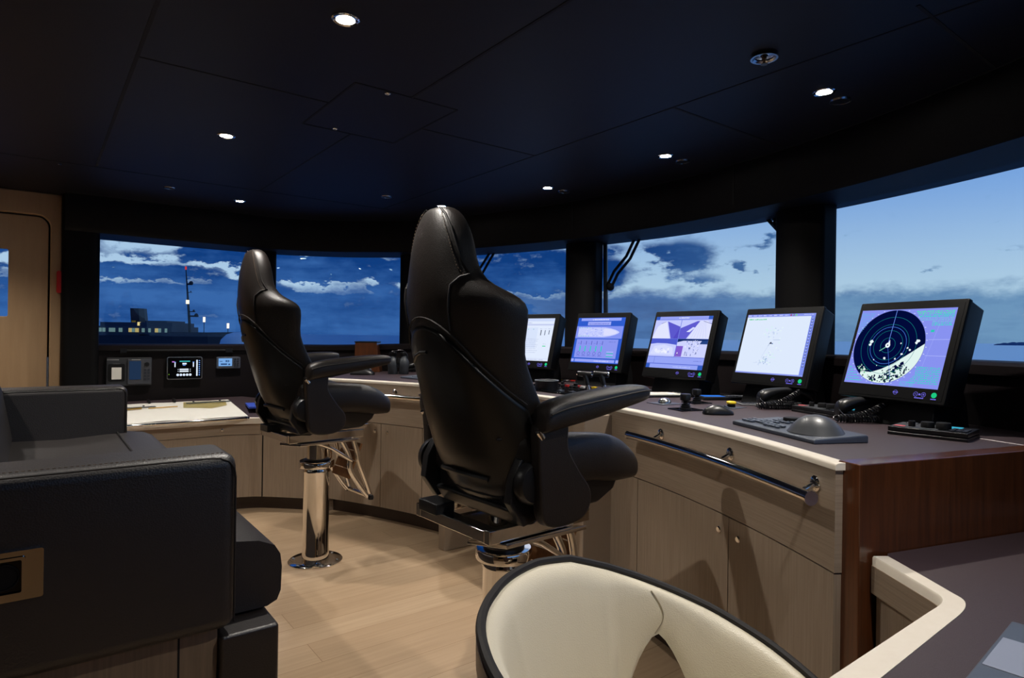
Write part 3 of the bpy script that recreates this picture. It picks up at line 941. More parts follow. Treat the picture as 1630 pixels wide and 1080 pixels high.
SD = 180.0
sh0 = far(222, 536, SD)
ship = thing('cruise_ship', 'dark moored ship with one funnel and rows of lit windows seen through the port window', 'ship', (sh0.x, sh0.y, SEA), YAW)
PXM = SD / FP
def sx(px): return (px - 222) * PXM
def sz(py, px=222):
    return far(px, py, SD).z - SEA
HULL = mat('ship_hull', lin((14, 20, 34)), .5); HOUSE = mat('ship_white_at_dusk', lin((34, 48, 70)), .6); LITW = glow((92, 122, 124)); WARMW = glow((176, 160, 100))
m = MB(HULL)
prof = [(sx(60), 534), (sx(255), 534), (sx(300), 528), (sx(350), 528), (sx(385), 527), (sx(430), 524)]
top = [(x, sz(y)) for x, y in prof]
rings = []
for x, z in top:
    w = 9 if x < sx(330) else max(.6, 9 * (sx(440) - x) / (sx(440) - sx(330)))
    rings.append([(x, -w, z), (x, w, z), (x, w * .8, -.5), (x, -w * .8, -.5)])
m.loft(rings); m.build('hull', ship)
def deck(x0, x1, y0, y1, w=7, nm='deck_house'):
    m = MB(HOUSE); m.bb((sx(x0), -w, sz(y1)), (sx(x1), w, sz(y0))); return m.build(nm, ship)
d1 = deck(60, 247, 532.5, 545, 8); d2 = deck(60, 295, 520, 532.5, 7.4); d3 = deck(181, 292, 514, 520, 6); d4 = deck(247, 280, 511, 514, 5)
random.seed(4)
for dk, y, xs in ((d2, 526, range(152, 292, 5)), (d1, 538.5, range(153, 246, 5))):
    for x in xs:
        if random.random() < .25: continue
        m = MB(LITW if random.random() < .85 else WARMW); w = random.choice((.5, .7, 1.0)); m.bb((sx(x), -8.12, sz(y) - .55), (sx(x) + w * .6, -7.3, sz(y) + .55)); m.build('window', dk)
m = MB(glow((230, 210, 140))); m.bb((sx(239), -6.2, sz(519)), (sx(242), -5.5, sz(513.5))); m.build('lit_doorway', d3)
m = MB(HULL)
m.loft([[(sx(217) + q * 2.0, r_ * 2.2, sz(519)) for q, r_ in ((-.1, -1), (1.1, -1), (1.3, 0), (1.1, 1), (-.1, 1), (-.3, 0))],
        [(sx(214.5) + q * 2.0, r_ * 2.0, sz(491.5)) for q, r_ in ((-.1, -1), (1.1, -1), (1.3, 0), (1.1, 1), (-.1, 1), (-.3, 0))]]); m.build('funnel', ship)
m = MB(mat('funnel_band', lin((120, 100, 30)), .5, emit=(lin((70, 58, 10)), 1))); m.bb((sx(218), -2.6, sz(518)), (sx(223), -2.1, sz(511))); m.build('funnel_light', ship)
m = MB(HULL); mb, mt_ = Vector((sx(302.5), 0, sz(529, 302))), Vector((sx(294.5), 0, sz(427, 295)))
m.tube([mb, mb.lerp(mt_, .5), mt_], [.42, .3, .12], 8)
ms = m.build('mast', ship)
for t, w, h in ((.25, 2.6, .9), (.32, 1.8, .5), (.75, 1.5, 1.0), (.62, 1.2, .3)):
    p = mb.lerp(mt_, t); m = MB(HULL); m.box((p.x + .5 * w, 0, p.z), (w, .6, h * .5)); m.ball((p.x + .8 * w, 0, p.z + .3), h * .6, 8, 6); m.build('mast_fitting', ms)
p = mb.lerp(mt_, .47); m = MB(glow((255, 235, 200), 1.6)); m.box((p.x, -.3, p.z), (.7, .5, 1.1)); m.build('mast_lamp', ms)
p = mt_; m = MB(glow((200, 60, 60))); m.box((p.x, 0, p.z), (.35, .35, .9)); m.build('top_light', ms)
for px, py in ((325, 509), (363, 519)):
    q = far(px, py, SD * 1.1); m = MB(glow((255, 240, 220), 1.4)); m.tube([(q.x, q.y, SEA), (q.x, q.y, q.z)], .10, 6); o = m.build('light_mast')
    o.data.materials.clear(); o.data.materials.append(HULL)
    m = MB(glow((255, 240, 220), 1.4)); m.box((q.x, q.y, q.z), (.6, .6, 1.6)); m.build('lantern', o)
    tag(o, 'small white lantern on a pole above the dark bow, ' + ('nearer the mast' if px < 340 else 'nearer the pale dome'), 'lantern', 'lanterns over the dark bow')
# pale dome on the yacht's own wing deck
q = far(382, 548, 9.0); m = MB(WHITEP); m.lathe([(.27, -.6), (.27, -.02), (.25, .06), (.18, .135), (.09, .165), (.001, .172)], (q.x, q.y, q.z), 32)
dm = m.build('antenna_dome', smooth=True); tag(dm, 'pale rounded dome on deck just outside the lower right of the port window', 'dome')
m = MB(WHITEP); m.lathe([(.12, -10 - q.z + 1.0), (.12, -.6)], (q.x, q.y, q.z), 16); m.build('dome_post', dm)
# low island at right
q = far(1625, 545, 3000); m = MB(mat('island_hazed', lin((84, 112, 148)), .9)); rings = []  # distance haze is put into the blue base colour
random.seed(9)
for k in range(25):
    t = k / 24; h = 13 * sin(pi * t) ** .6 * (.7 + .5 * random.random()) + .5
    rings.append([(-120 + 340 * t, -30, -12), (-120 + 340 * t, -8, h), (-120 + 340 * t, 8, h), (-120 + 340 * t, 30, -12)])
m.loft(rings); o = m.build('island'); o.location = (q.x, q.y, SEA + 3); o.rotation_euler = (0, 0, YAW)
tag(o, 'low dark island on the horizon at the far right', 'island')

# wipers outside the glass
def gpt(px, py, d=-.05):
    l = ray_len(px, py, d); p, _ = glass_at(l, d); return Vector((p.x, p.y, z_on(px, py, p)))


def wiper(label, arms, blade=None, spindle=None):
    t = thing('window_wiper', label, 'wiper', group='window wipers outside the glass')
    for a in arms:
        m = MB(MATTE); m.tube([gpt(*q) for q in a], .010, 8); m.build('arm', t, smooth=True)
    if blade:
        a, b = gpt(*blade[0]), gpt(*blade[1]); m = MB(RUBBER); m.tube([a, b], .016, 8); m.build('blade', t, smooth=True)
    if spindle:
        m = MB(MATTE); m.ball(gpt(*spindle), .028, 10, 8); m.build('joint_block', t, smooth=True)
    return t


wiper('black wiper with upright blade and two bent arms behind the middle monitors', [[(1014, 374), (998, 408), (978, 432), (967, 456)], [(1022, 374), (1004, 412), (984, 436), (974, 457)]], ((964, 378), (964, 552)), (971, 457))
wiper('black wiper arms crossing the top right corner of the window left of the widest pillar', [[(1217, 345), (1258, 388)], [(1229, 344), (1268, 386)]], None, (1239, 356))
wiper('black wiper arms seen just right of the nearer headrest', [[(781, 400), (760, 435), (735, 470)], [(788, 400), (767, 436), (742, 472)]], ((722, 400), (722, 550)), (738, 471))

# ================================================================== HELM CHAIRS
def sup(w, a, p=2.6):
    return w * (1 if sin(a) >= 0 else -1) * abs(sin(a)) ** (2 / p), -(1 if cos(a) >= 0 else -1) * abs(cos(a)) ** (2 / p)


def back_ring(z, xr, w, th, wing, n=28, hollow=0.0, p=2.6):
    """one level of the backrest: xr rear face on the centre line, wings come forward at the sides"""
    out = []
    for k in range(n):
        a = 2 * pi * k / n; y, c = sup(w, a, p)
        q = abs(y) / w
        x = xr + th / 2 + th / 2 * c + wing * q ** 2.2
        if c > 0: x -= hollow * (1 - q ** 2)
        out.append(Vector((x, y, z)))
    return out


def make_chair(label, loc, rz, lift=0.0, slide=0.0, recline=0.0):
    t = thing('helm_chair', label, 'helm chair', loc, rz, 'helm chairs at the console')
    # pedestal
    m = MB(CHROME); m.lathe([(.139, 0), (.139, .006), (.134, .010), (.076, .010)], n=48); bp = m.build('base_plate', t, smooth=True)
    for k in range(6):
        a = k * pi / 3 + .3; m = MB(STEEL); m.lathe([(.008, .009), (.008, .013), (.0005, .015)], (.117 * cos(a), .117 * sin(a), 0), 10); m.build('bolt', bp, smooth=True)
    m = MB(CHROME); m.lathe([(.0685, .008), (.0685, .055), (.066, .060), (.066, .470), (.069, .474), (.069, .484), (.066, .488), (.066, .50)], n=48); m.build('column', t, smooth=True)
    m = MB(CHROME); m.lathe([(.068, .497), (.088, .499), (.090, .503), (.090, .528), (.086, .533), (.052, .534)], n=48); cl = m.build('collar', t, smooth=True)
    m = MB(CHROME); m.box((0, .098, .516), (.03, .03, .026)); m.tube([(-.0, .085, .516), (.0, .125, .516)], .008, 10); m.build('clamp_screw', cl)
    m = MB(RUBBER); m.lathe([(.058, .530), (.066, .534), (.066, .540), (.056, .544)], n=36); m.build('rubber_ring', t, smooth=True)
    m = MB(CHROME); m.lathe([(.052, .53), (.052, .66)], n=40); m.build('inner_column', t, smooth=True)
    # slide frame
    m = MB(CHROME); m.bb((-.20, -.19, .605), (.20, -.165, .645)); m.bb((-.20, .165, .605), (.20, .19, .645)); m.bb((-.20, -.165, .606), (-.15, .165, .64)); m.bb((.12, -.165, .606), (.18, .165, .632)); m.bb((-.1, -.1, .602), (.1, .1, .612))
    m.build('slide_frame', t, bevel=.003)
    m = MB(CHROME); m.prism([(-.21, -.10), (-.15, -.205), (.16, -.215), (.02, -.10)], .590, .603); m.build('mounting_wedge', t, bevel=.002)
    m = MB(BLACK); m.bb((-.21, .06, .632), (-.14, .16, .668)); m.build('slide_box', t, bevel=.004)
    m = MB(CHROME); m.tube([(.19, -.05, .640), (.30, -.05, .648)], .008, 10); m.tube([(.30, -.05, .648), (.30, .05, .648)], .008, 10); m.build('slide_lever', t, smooth=True)
    # folding foot rest
    fr_ = MB(CHROME)
    for y in (-.115, .115):
        fr_.tube(smooth_path([(.10, y, .60), (.155, y, .50), (.165, y, .42), (.22, y, .33), (.27, y, .265)], 5), .014, 10)
        fr_.tube(smooth_path([(.17, y, .61), (.20, y, .52), (.215, y, .45), (.255, y, .35), (.285, y, .265)], 5), .014, 10)
    fr_.tube([(.278, -.13, .265), (.278, .13, .265)], .012, 10)
    fr_.tube([(.12, -.115, .585), (.12, .115, .585)], .010, 10)
    fo = fr_.build('foot_rest', t, smooth=True)
    m = MB(mat('teak_slats', lin((150, 104, 58)), .5, var=((3, 60, 60), .5, lin((110, 72, 38)))))
    M = Matrix.Translation((.205, 0, .46)) @ Matrix.Rotation(radians(-68), 4, 'Y')
    for i in range(4): m.box(M @ Vector((-.075 + .05 * i, 0, 0)), (.046, .19, .014), M=M.to_3x3().to_4x4())
    m.build('wood_tread', fo, bevel=.003)
    m = MB(CHROME); m.tube([(-.05, -.14, .595), (.05, -.13, .55), (.17, -.12, .47)], .010, 10); m.build('gas_strut', fo, smooth=True)
    for y in (-.13, .13):
        m = MB(RUBBER); m.lathe([(.014, -.012), (.016, .0), (.012, .012)], (.280, y, .262), 12); m.build('rubber_foot', fo, smooth=True)
    # seat
    m = MB(BLACK); m.loft([[(-.06, -.19, .645), (-.06, .19, .645), (.26, .19, .655), (.26, -.19, .655)], [(-.08, -.21, .70), (-.08, .21, .70), (.31, .215, .70), (.31, -.215, .70)], [(-.08, -.22, .77), (-.08, .22, .77), (.34, .225, .77), (.34, -.225, .77)]])
    m.build('seat_pan', t, bevel=.012)
    xs = [-.11, -.06, 0, .10, .20, .29, .355, .395, .405]; rings = []
    for i, x in enumerate(xs):
        fz = max(0, (x - .22) / .19); zt = .905 - .022 * max(0, x) / .3 - .075 * fz ** 2.2; zb = .735 - .02 * (x > .25)
        w = .255 - .018 * max(0, (x - .3) / .1)
        yz = [(-w, zb), (-w - .004, (zb + zt) / 2), (-w * .99, zt - .02), (-w * .86, zt + .004), (-w * .70, zt - .008), (-w * .5, zt - .036), (0, zt - .045)]
        yz = yz + [(-y, z) for y, z in yz[-2::-1]] + [(w * .5, zb), (-w * .5, zb)]
        rings.append([(x, y, z) for y, z in yz])
    last = [(.400, y * .86, .74 + (z - .74) * .7) for x, y, z in rings[-1]]; rings[-1] = [(.408, y * .97, z) for x, y, z in rings[-1]]; rings.append([(.412, y * .8, .77 + (z - .77) * .6) for x, y, z in rings[-1]])
    m = MB(LEATHER); m.loft(rings); st = m.build('seat_cushion', t, smooth=True, sub=2, ang=180)
    m = MB(PIPE)
    for sg in (-1, 1): m.tube(smooth_path([(-.15, sg * .178, .892), (.1, sg * .178, .886), (.27, sg * .176, .860), (.36, sg * .17, .815), (.402, sg * .16, .765)], 5), .003, 6)
    m.build('seat_piping', st, smooth=True)
    # backrest: z, rear x, half width, thickness, wing, hollow
    S = [(.68, -.075, .20, .10, .05, .02), (.74, -.125, .237, .12, .09, .03), (.84, -.165, .254, .13, .125, .05), (.95, -.192, .245, .13, .120, .06), (1.06, -.212, .236, .13, .100, .065),
         (1.13, -.228, .236, .13, .092, .07), (1.20, -.241, .252, .13, .112, .07), (1.258, -.249, .263, .13, .126, .07), (1.288, -.251, .250, .132, .108, .06), (1.314, -.251, .212, .134, .074, .045), (1.342, -.250, .166, .135, .046, .03),
         (1.385, -.246, .140, .132, .034, .02), (1.43, -.238, .131, .128, .030, .02), (1.475, -.227, .119, .118, .026, .015), (1.515, -.214, .100, .104, .018, .01), (1.548, -.198, .074, .082, .01, 0), (1.565, -.180, .040, .045, 0, 0)]
    lo = [q for q in S if q[0] < 1.40]
    m = MB(LEATHER); m.loft([back_ring(z, x + .012, w * .985, th - .012, wg, hollow=h) for z, x, w, th, wg, h in S]); br = m.build('backrest', t, smooth=True, sub=1, ang=180)
    # hard rear shell, arched at its top, narrower towards the arms
    def shell_ring(z, x, w, th, wg, off, y0):
        out = []
        for k in range(15):
            y = w * y0 * (-1 + 2 * k / 14); q = abs(y) / w
            c = -(max(0, 1 - q ** 2.6)) ** (1 / 2.6)
            xx = x + .012 + (th - .012) / 2 + (th - .012) / 2 * c + wg * q ** 2.2 - off
            zz = z
            out.append(Vector((xx, y * 1.012, zz)))
        return out
    def SS(z):
        for a, b in zip(S, S[1:]):
            if a[0] <= z <= b[0]:
                f_ = (z - a[0]) / (b[0] - a[0]); return [p_ + (q_ - p_) * f_ for p_, q_ in zip(a, b)]
        return list(S[0])
    outer = []; inner = []
    def shell_pt(u_, t_, out):
        y0 = .95; ztop = 1.25 - .26 * abs(u_) ** 2.0; z = .66 + (ztop - .66) * t_
        q_ = SS(max(z, .68)); w = q_[2]; y = w * y0 * u_; q = abs(y) / w; th = q_[3]
        c = -(max(0, 1 - q ** 2.6)) ** (1 / 2.6)
        bulge = .004 + .014 * sin(pi * min(1, t_ * 1.0)) ** .6 + .012 * max(0, 1 - t_ * 5)
        xx = q_[1] + .012 + (th - .012) / 2 * (1 + c) + q_[4] * q ** 2.2 - (bulge if out else -.006)
        return Vector((xx, y * (1.014 if out else 1.0), z))
    for k in range(17):
        t_ = k / 16
        outer.append([shell_pt(-1 + 2 * j / 14, t_, True) for j in range(15)]); inner.append([shell_pt(-1 + 2 * j / 14, t_, False) for j in range(15)])
    rings = [a + b[::-1] for a, b in zip(outer, inner)]
    m = MB(mat('satin_black_shell', lin((15, 14, 13)), .34)); m.loft(rings); sh = m.build('back_shell', t, smooth=True, sub=1, ang=180)
    m = MB(BLACK)
    m.tube([shell_pt(u_, .83, True) - Vector((.001, 0, 0)) for u_ in (-.05, .1, .25, .4)], .005, 6); m.build('shell_slot', sh, smooth=True)
    m = MB(BLACK); m.tube([shell_pt(u_, .22, True) - Vector((.002 + .006 * (1 - abs(u_) / .55), 0, .004)) for u_ in (-.5, -.3, -.1, .1, .3, .5)], .007, 8); m.build('pull_handle', sh, smooth=True)
    m = MB(GROOVE)
    for i in range(3): m.tube([shell_pt(u_, .03 + .035 * i, True) for u_ in (-.6, -.3, 0, .3, .6)], .004, 5)
    m.build('vent_slots', sh)
    m = MB(BLACK); m.loft([[(-.075, -.19, .64), (-.075, .19, .64), (-.02, .20, .635), (-.02, -.20, .635)], [(-.10, -.21, .69), (-.10, .21, .69), (.02, .22, .70), (.02, -.22, .70)]]); m.build('hinge_cover', t, bevel=.012)
    for sg in (-1, 1):
        m = MB(BLACK); m.lathe([(.060, 0), (.060, .018), (.052, .030), (.020, .034), (.001, .034)], (-.075, sg * .235, .775), 28, Matrix.Rotation(-sg * pi / 2, 4, 'X')); kn = m.build('recline_knob', t, smooth=True)
        m = MB(BLACK); m.prism([(-.14, .72), (-.13, .79), (-.10, .84), (-.02, .82), (.02, .74), (-.0, .67), (-.09, .65)], sg * .200, sg * .230, frame((0, 0, 0), (1, 0, 0), (0, 0, 1)) @ Matrix.Scale(-1, 4, (0, 0, 1))); m.build('hinge_plate', t, bevel=.004)
    # seams of the headrest
    def on_back(z, fy, out=.002):
        q = SS(z); w = q[2] * .985; y = fy * w; c = -(max(0, 1 - abs(fy) ** 2.6)) ** (1 / 2.6)
        return Vector((q[1] + .012 + (q[3] - .012) / 2 * (1 + c) + q[4] * abs(fy) ** 2.2 - out, y * 1.004, z))
    m = MB(PIPE)
    for sg in (-1, 1):
        m.tube([on_back(z, sg * f_) for z, f_ in ((1.56, .7), (1.54, .80), (1.50, .86), (1.45, .90), (1.40, .94), (1.362, .97))], .0032, 6)
        m.tube([on_back(z, sg * f_) for z, f_ in ((1.362, .97), (1.356, .86), (1.335, .66), (1.30, .50), (1.26, .42), (1.21, .42))], .0032, 6)
    m.build('seam', br, smooth=True)
    m = MB(PIPE); m.tube([shell_pt(-1 + 2 * k / 20, 1.0, True) for k in range(21)], .0028, 6); m.build('shell_welt', br, smooth=True)
    m = MB(STITCH)
    for sg in (-1, 1):
        for k in range(22):
            z = 1.55 - .185 * k / 21; f_ = .74 + .21 * k / 21; a = on_back(z, sg * (f_ - .045), .0015); b = on_back(z - .004, sg * (f_ - .043), .0015); m.tube([a, b], .0011, 4)
    so = m.build('stitching', br); so['kind'] = 'stuff'
    # arm rests
    for sg in (-1, 1):
        ar = MB(LEATHER)
        prof = [(-.095, .945, .022, .028), (-.085, .958, .042, .042), (-.02, .972, .046, .044), (.10, .985, .046, .043), (.22, 1.0, .045, .036), (.30, 1.008, .043, .030), (.345, 1.010, .036, .024), (.362, 1.010, .020, .014)]
        rings = []
        for x, zc, w, h in prof:
            rings.append([(x, sg * .29 + w * (1 if cos(a) >= 0 else -1) * abs(cos(a)) ** .7, zc + h * (1 if sin(a) >= 0 else -1) * abs(sin(a)) ** .7) for a in [2 * pi * k / 16 for k in range(16)]])
        ar.loft(rings); ao = ar.build('armrest_pad', t, smooth=True, sub=1, ang=180)
        m = MB(PIPE); m.tube(smooth_path([(x, sg * (.29) + sg * w * 1.0, zc + h * .35) for x, zc, w, h in prof[1:-1]], 4), .003, 6); m.build('piping', ao, smooth=True)
        pts = smooth_path([(-.088, .945, 0), (.012, .945, 0), (.02, .87, 0), (.065, .80, 0), (.112, .74, 0), (.108, .685, 0), (.06, .655, 0), (-.03, .652, 0), (-.075, .68, 0), (-.085, .76, 0), (-.092, .86, 0)], 4, closed=True)
        M = Matrix.Translation((0, sg * .275, 0)) @ Matrix.Rotation(pi / 2, 4, 'X')
        m = MB(LEATHER); m.prism([(p.x, p.y) for p in pts], -.02, .02, M); m.build('arm_support', t, bevel=.008, ang=50)
        m = MB(CHROME); m.tube([(-.095, sg * .29, .925), (-.080, sg * .29, .905)], .010, 10); m.build('arm_pivot', ao, smooth=True)
    TB_ = Matrix.Translation((slide, 0, lift))
    HB = TB_ @ Matrix.Translation((-.07, 0, .70)) @ Matrix.Rotation(-recline, 4, 'Y') @ Matrix.Translation((.07, 0, -.70))
    for ch in t.children:
        k_ = ch.name.split('.')[0]
        if k_ in ('base_plate', 'column', 'collar', 'rubber_ring', 'inner_column'): continue
        if k_ in ('slide_frame', 'mounting_wedge', 'foot_rest', 'slide_box', 'slide_lever'): ch.matrix_local = Matrix.Translation((slide * .3, 0, lift)); continue
        ch.matrix_local = HB if k_ in ('backrest', 'back_shell') else TB_
    return t


make_chair('nearer dark leather helm chair on a chrome pedestal, centre of the photo', (1.193, 1.60, 0), radians(3), .02, -.03, radians(5.5))
make_chair('farther dark leather helm chair on a chrome pedestal, in front of the chart table', (1.193, 3.265, 0), radians(5), .06, -.10, radians(6))

# ================================================================== SOFA
sf = thing('sofa', 'black-brown leather sofa on a raised oak base, left foreground', 'sofa', (0, 1.38, 0))
def sbb(m, b0, b1, s0, s1, z0, z1): return m.bb((b0, s0 - 1.38, z0), (b1, s1 - 1.38, z1))
LEN = 3.50
arm_defs = [('near', 1.38, 1.55, .585), ('far', 3.33, 3.50, .585)]
for nm, a, b, z0 in arm_defs:
    m = MB(SOFAL); sbb(m, -1.0, .340, a, b, z0, .950); ao = m.build('armrest', sf, bevel=.028, seg=4)
    m = MB(PIPE); e = .004
    for yy in (a - 1.38 + .004, b - 1.38 - .004):
        m.tube([(-1.0, yy, .944), (.28, yy, .944), (.305, yy, .942), (.322, yy, .934), (.332, yy, .920), (.335, yy, .90), (.335, yy, .60)], .0022, 6)
    m.build('piping', ao, smooth=True)
    st = MB(STITCH); yy = a - 1.38 + .012
    for k in range(150): st.box((-1.0 + k * .0088, yy + .008, .9508), (.005, .0012, .0012))
    so = st.build('stitching', ao); so['kind'] = 'stuff'
m = MB(SOFAL); rings = []
sec = [(-.12, .575), (.43, .575), (.452, .585), (.460, .605), (.462, .66), (.458, .69), (.445, .712), (.41, .728), (.34, .738), (.26, .738), (.10, .728), (-.12, .735)]
for s in (1.48, 1.50, 2.0, 2.44, 2.9, 3.38, 3.40): rings.append([(b - (.0), s - 1.38, z) for b, z in sec])
m.loft(rings); cu = m.build('seat_cushion', sf, smooth=True, ang=60)
m = MB(PIPE)
m.tube([(.452, .11, .697), (.452, 2.0, .697)], .003, 6); m.tube([(.30, .2, .744), (.30, 1.95, .744)], .003, 6); m.build('piping', cu, smooth=True)
m = MB(SOFAL); rings = []
for s in (1.56, 1.6, 2.4, 3.28, 3.32): rings.append([(b, s - 1.38, z) for b, z in ((-.34, .57), (-.09, .60), (-.07, .75), (-.105, .95), (-.14, 1.06), (-.19, 1.10), (-.27, 1.10), (-.34, .95))])
m.loft(rings); m.build('back_cushion', sf, bevel=.02, seg=3)
m = MB(SOFAL); sbb(m, .312, .432, 1.395, 3.48, .0, .568); m.build('front_panel', sf, bevel=.008)
m = MB(mat('oak_base_veneer', lin((142, 122, 100)), .5, var=((120, 120, 4), .7, lin((108, 90, 72))))); sbb(m, -1.0, .311, 1.415, 3.47, 0, .585); ob = m.build('oak_base', sf, bevel=.002)
m = MB(GROOVE); sbb(m, .236, .240, 1.4145, 1.416, 0, .585); m.build('base_joint', ob)
# socket plate in the near arm
def sp_(px, py):
    r = ray(px, py); t = 1.38 / r.y; return r.x * t, r.z * t + EYE
ax, az_ = sp_(70, 870); bx, bz = sp_(70, 947)
pw = .165; ph = az_ - bz
F = lambda x, z, d: frame((ax - pw / 2 + x, -d, (az_ + bz) / 2 + z), (1, 0, 0))
so = plate('socket_plate', rrect(pw, ph, .004, 3), [rrect(.108, .060, .003, 3)], .007, F(0, 0, .003), CHROME, sf)
plate('inner_bezel', rrect(.114, .066, .004, 3), [rrect(.104, .056, .003, 3)], .005, F(0, 0, .008), CHROME, so)
m = MB(GLOSSB); m.prism(rrect(.108, .060, .003, 3), 0, .004, F(0, 0, .0)); m.build('socket_face', so)
for x in (-.027, .027):
    m = MB(MATTE); m.lathe([(.022, .004), (.023, .0065), (.0205, .0065), (.0195, .0045), (.0005, .0042)], n=28, M=F(x, 0, 0)); m.build('power_socket', so, smooth=True)

# ================================================================== TUB CHAIR
tub = thing('tub_chair', 'cream leather tub chair with dark brown piping, cut open between back and arm, bottom centre', 'armchair', (.816, .589, 0), radians(38))
# local: back towards +y, open side -y; angle a measured from +y towards +x (bow side)
def rim_z(a):
    a = abs(a)
    for (a0, z0), (a1, z1) in zip(((0, .812), (30, .808), (45, .797), (60, .77), (75, .740), (95, .700), (115, .655), (135, .605), (150, .585)), ((30, .808), (45, .797), (60, .77), (75, .740), (95, .700), (115, .655), (135, .605), (150, .585), (180, .57))):
        if a0 <= a <= a1: return (z0 + (z1 - z0) * (a - a0) / (a1 - a0)) * 1.1 - .12
    return .507


def low_z(a):
    d = abs(abs(a) - 77)
    return .364 + (.236 * (1 - (d / 21) ** 1.45) if d < 21 else 0)


def tub_r(a, z):
    R = .321 + .024 * (1 if abs(a) > 70 else abs(a) / 70)
    return R - .075 * max(0, (rim_z(a) - z)) / .36 * (1.0 if abs(a) < 60 else .6)


AN = [-150 + 300 * k / 120 for k in range(121)]
inner = []; outer_ = []; K = 9
for a in AN:
    ri, ro = [], []
    for k in range(K + 1):
        lz, rz_ = low_z(a), rim_z(a); z = lz + (rz_ - lz) * k / K; r_ = tub_r(a, z); sg = radians(a)
        th = .036 + .012 * sin(pi * k / K)
        if k == K: th = .022
        ri.append(Vector(((r_ - th / 2) * sin(sg), (r_ - th / 2) * cos(sg), z - (.006 if k == K else 0))))
        ro.append(Vector(((r_ + th / 2) * sin(sg), (r_ + th / 2) * cos(sg), z - (.006 if k == K else 0))))
    inner.append(ri); outer_.append(ro)
m = MB(CREAM); n = K + 1
rings = [i + o_[::-1] for i, o_ in zip(inner, outer_)]
m.loft(rings); tb = m.build('shell', tub, smooth=True, ang=75)
m = MB(PIPE)
m.tube([((tub_r(a, rim_z(a)) + .008) * sin(radians(a)), (tub_r(a, rim_z(a)) + .008) * cos(radians(a)), rim_z(a) - .001) for a in AN], .0078, 8); pp = m.build('rim_piping', tb, smooth=True)
m = MB(mat('brown_leather_outside', lin((58, 40, 36)), .4))
m.loft([[Vector((p.x * 1.012, p.y * 1.012, p.z - .004)) for p in o_] + [Vector((p.x * 1.004, p.y * 1.004, p.z - .004)) for p in o_[::-1]] for o_ in outer_]); m.build('outer_cover', tub, smooth=True, ang=75)
m = MB(mat('cream_seam', lin((170, 158, 134)), .6))
for sg in (-1, 1):
    path = []
    for k in range(K + 1):
        t_ = k / K; a = sg * (76 + 4.5 * sin(pi * t_) - 3 * t_); z = .60 + (rim_z(a) - .60) * t_
        r_ = tub_r(a, z) - (.036 + .012 * sin(pi * t_)) / 2 - .0012; path.append((r_ * sin(radians(a)), r_ * cos(radians(a)), z))
    m = MB(mat('cream_seam')); m.tube(smooth_path(path[:-1], 3), .0011, 6); m.build('shell_seam', tb, smooth=True)
m = MB(CREAM); m.lathe([(.0005, .33), (.21, .33), (.245, .345), (.256, .37), (.248, .40), (.22, .415), (.12, .420), (.0005, .422)], (0, .0, 0), 48); m.build('seat_cushion', tub, smooth=True)
m = MB(mat('brown_leather_outside')); m.lathe([(.0005, .28), (.19, .28), (.235, .30), (.246, .335), (.2, .345), (.0005, .345)], n=48); m.build('seat_base', tub, smooth=True)
m = MB(CHROME); m.lathe([(.21, 0), (.21, .008), (.19, .014), (.05, .02), (.032, .03), (.032, .285)], n=48); m.build('pedestal', tub, smooth=True)

# ================================================================== CHART DESK AT RIGHT
ZD = .685; DKS = 1.1
dk = thing('side_desk', 'low plum-brown leather desk with pale curved oak edge beside the mahogany panel', 'desk')
inn = smooth_path([(1.459, .612, 0), (1.40, .530, 0), (1.352, .464, 0)], 4) + smooth_path([(1.352, .464, 0), (1.338, .447, 0), (1.318, .435, 0), (1.29, .430, 0), (1.24, .430, 0)], 5)[1:] + [Vector((.9, .428, 0)), Vector((.64, .424, 0))]
outl = smooth_path([(1.487, .592, 0), (1.42, .500, 0), (1.372, .436, 0)], 4) + smooth_path([(1.372, .436, 0), (1.352, .411, 0), (1.322, .398, 0), (1.28, .392, 0), (1.22, .390, 0)], 5)[1:] + [Vector((.9, .381, 0)), Vector((.64, .378, 0))]
inn = [Vector((p.x * DKS, p.y * DKS, 0)) for p in inn]; outl = [Vector((p.x * DKS, p.y * DKS, 0)) for p in outl]
rings = []
for a, b in zip(inn, outl):
    rings.append([(a.x, a.y, ZD - .085), (a.x, a.y, ZD - .004), (a.x + (b.x - a.x) * .08, a.y + (b.y - a.y) * .08, ZD), (b.x, b.y, ZD), (b.x, b.y, ZD - .085)])
ex = (outl[0] - outl[1]).normalized()
m = MB(EDGE); m.loft(rings); m.build('edge_band', dk, smooth=True, ang=40)
m = MB(OAKH)
m.sheet([(p.x - .0, p.y, ZD - .088) for p in inn], [(p.x, p.y, ZD - .022) for p in inn])
am = m.build('apron', dk)
# apron skin stands 1 mm proud of the band core
for v_ in am.data.vertices:
    i = min(range(len(inn)), key=lambda i: (inn[i].to_2d() - v_.co.to_2d()).length); d_ = (inn[i] - outl[i]).to_2d().normalized() * .0012; v_.co.x += d_.x; v_.co.y += d_.y
so_ = am.modifiers.new('thick', 'SOLIDIFY'); so_.thickness = .002; so_.offset = 0
m = MB(OAK); sh_in = [(p + (q - p) * .30) for p, q in zip(inn, outl)]
m.sheet([(p.x, p.y, 0) for p in sh_in[:9]], [(p.x, p.y, ZD - .084) for p in sh_in[:9]]); q_ = [(p.x + .02, p.y - .014) for p in sh_in[:9]]
m.sheet([(x, y, 0) for x, y in q_], [(x, y, ZD - .084) for x, y in q_]); m.build('knee_panel', dk)
tp = [(p.x, p.y) for p in outl]
end = [(.704, -.5), (2.6, -.5), (2.72, .36), (1.66, .662)]
m = MB(DESKL); m.prism(tp + end, ZD - .03, ZD - .0015); m.build('desk_top', dk)
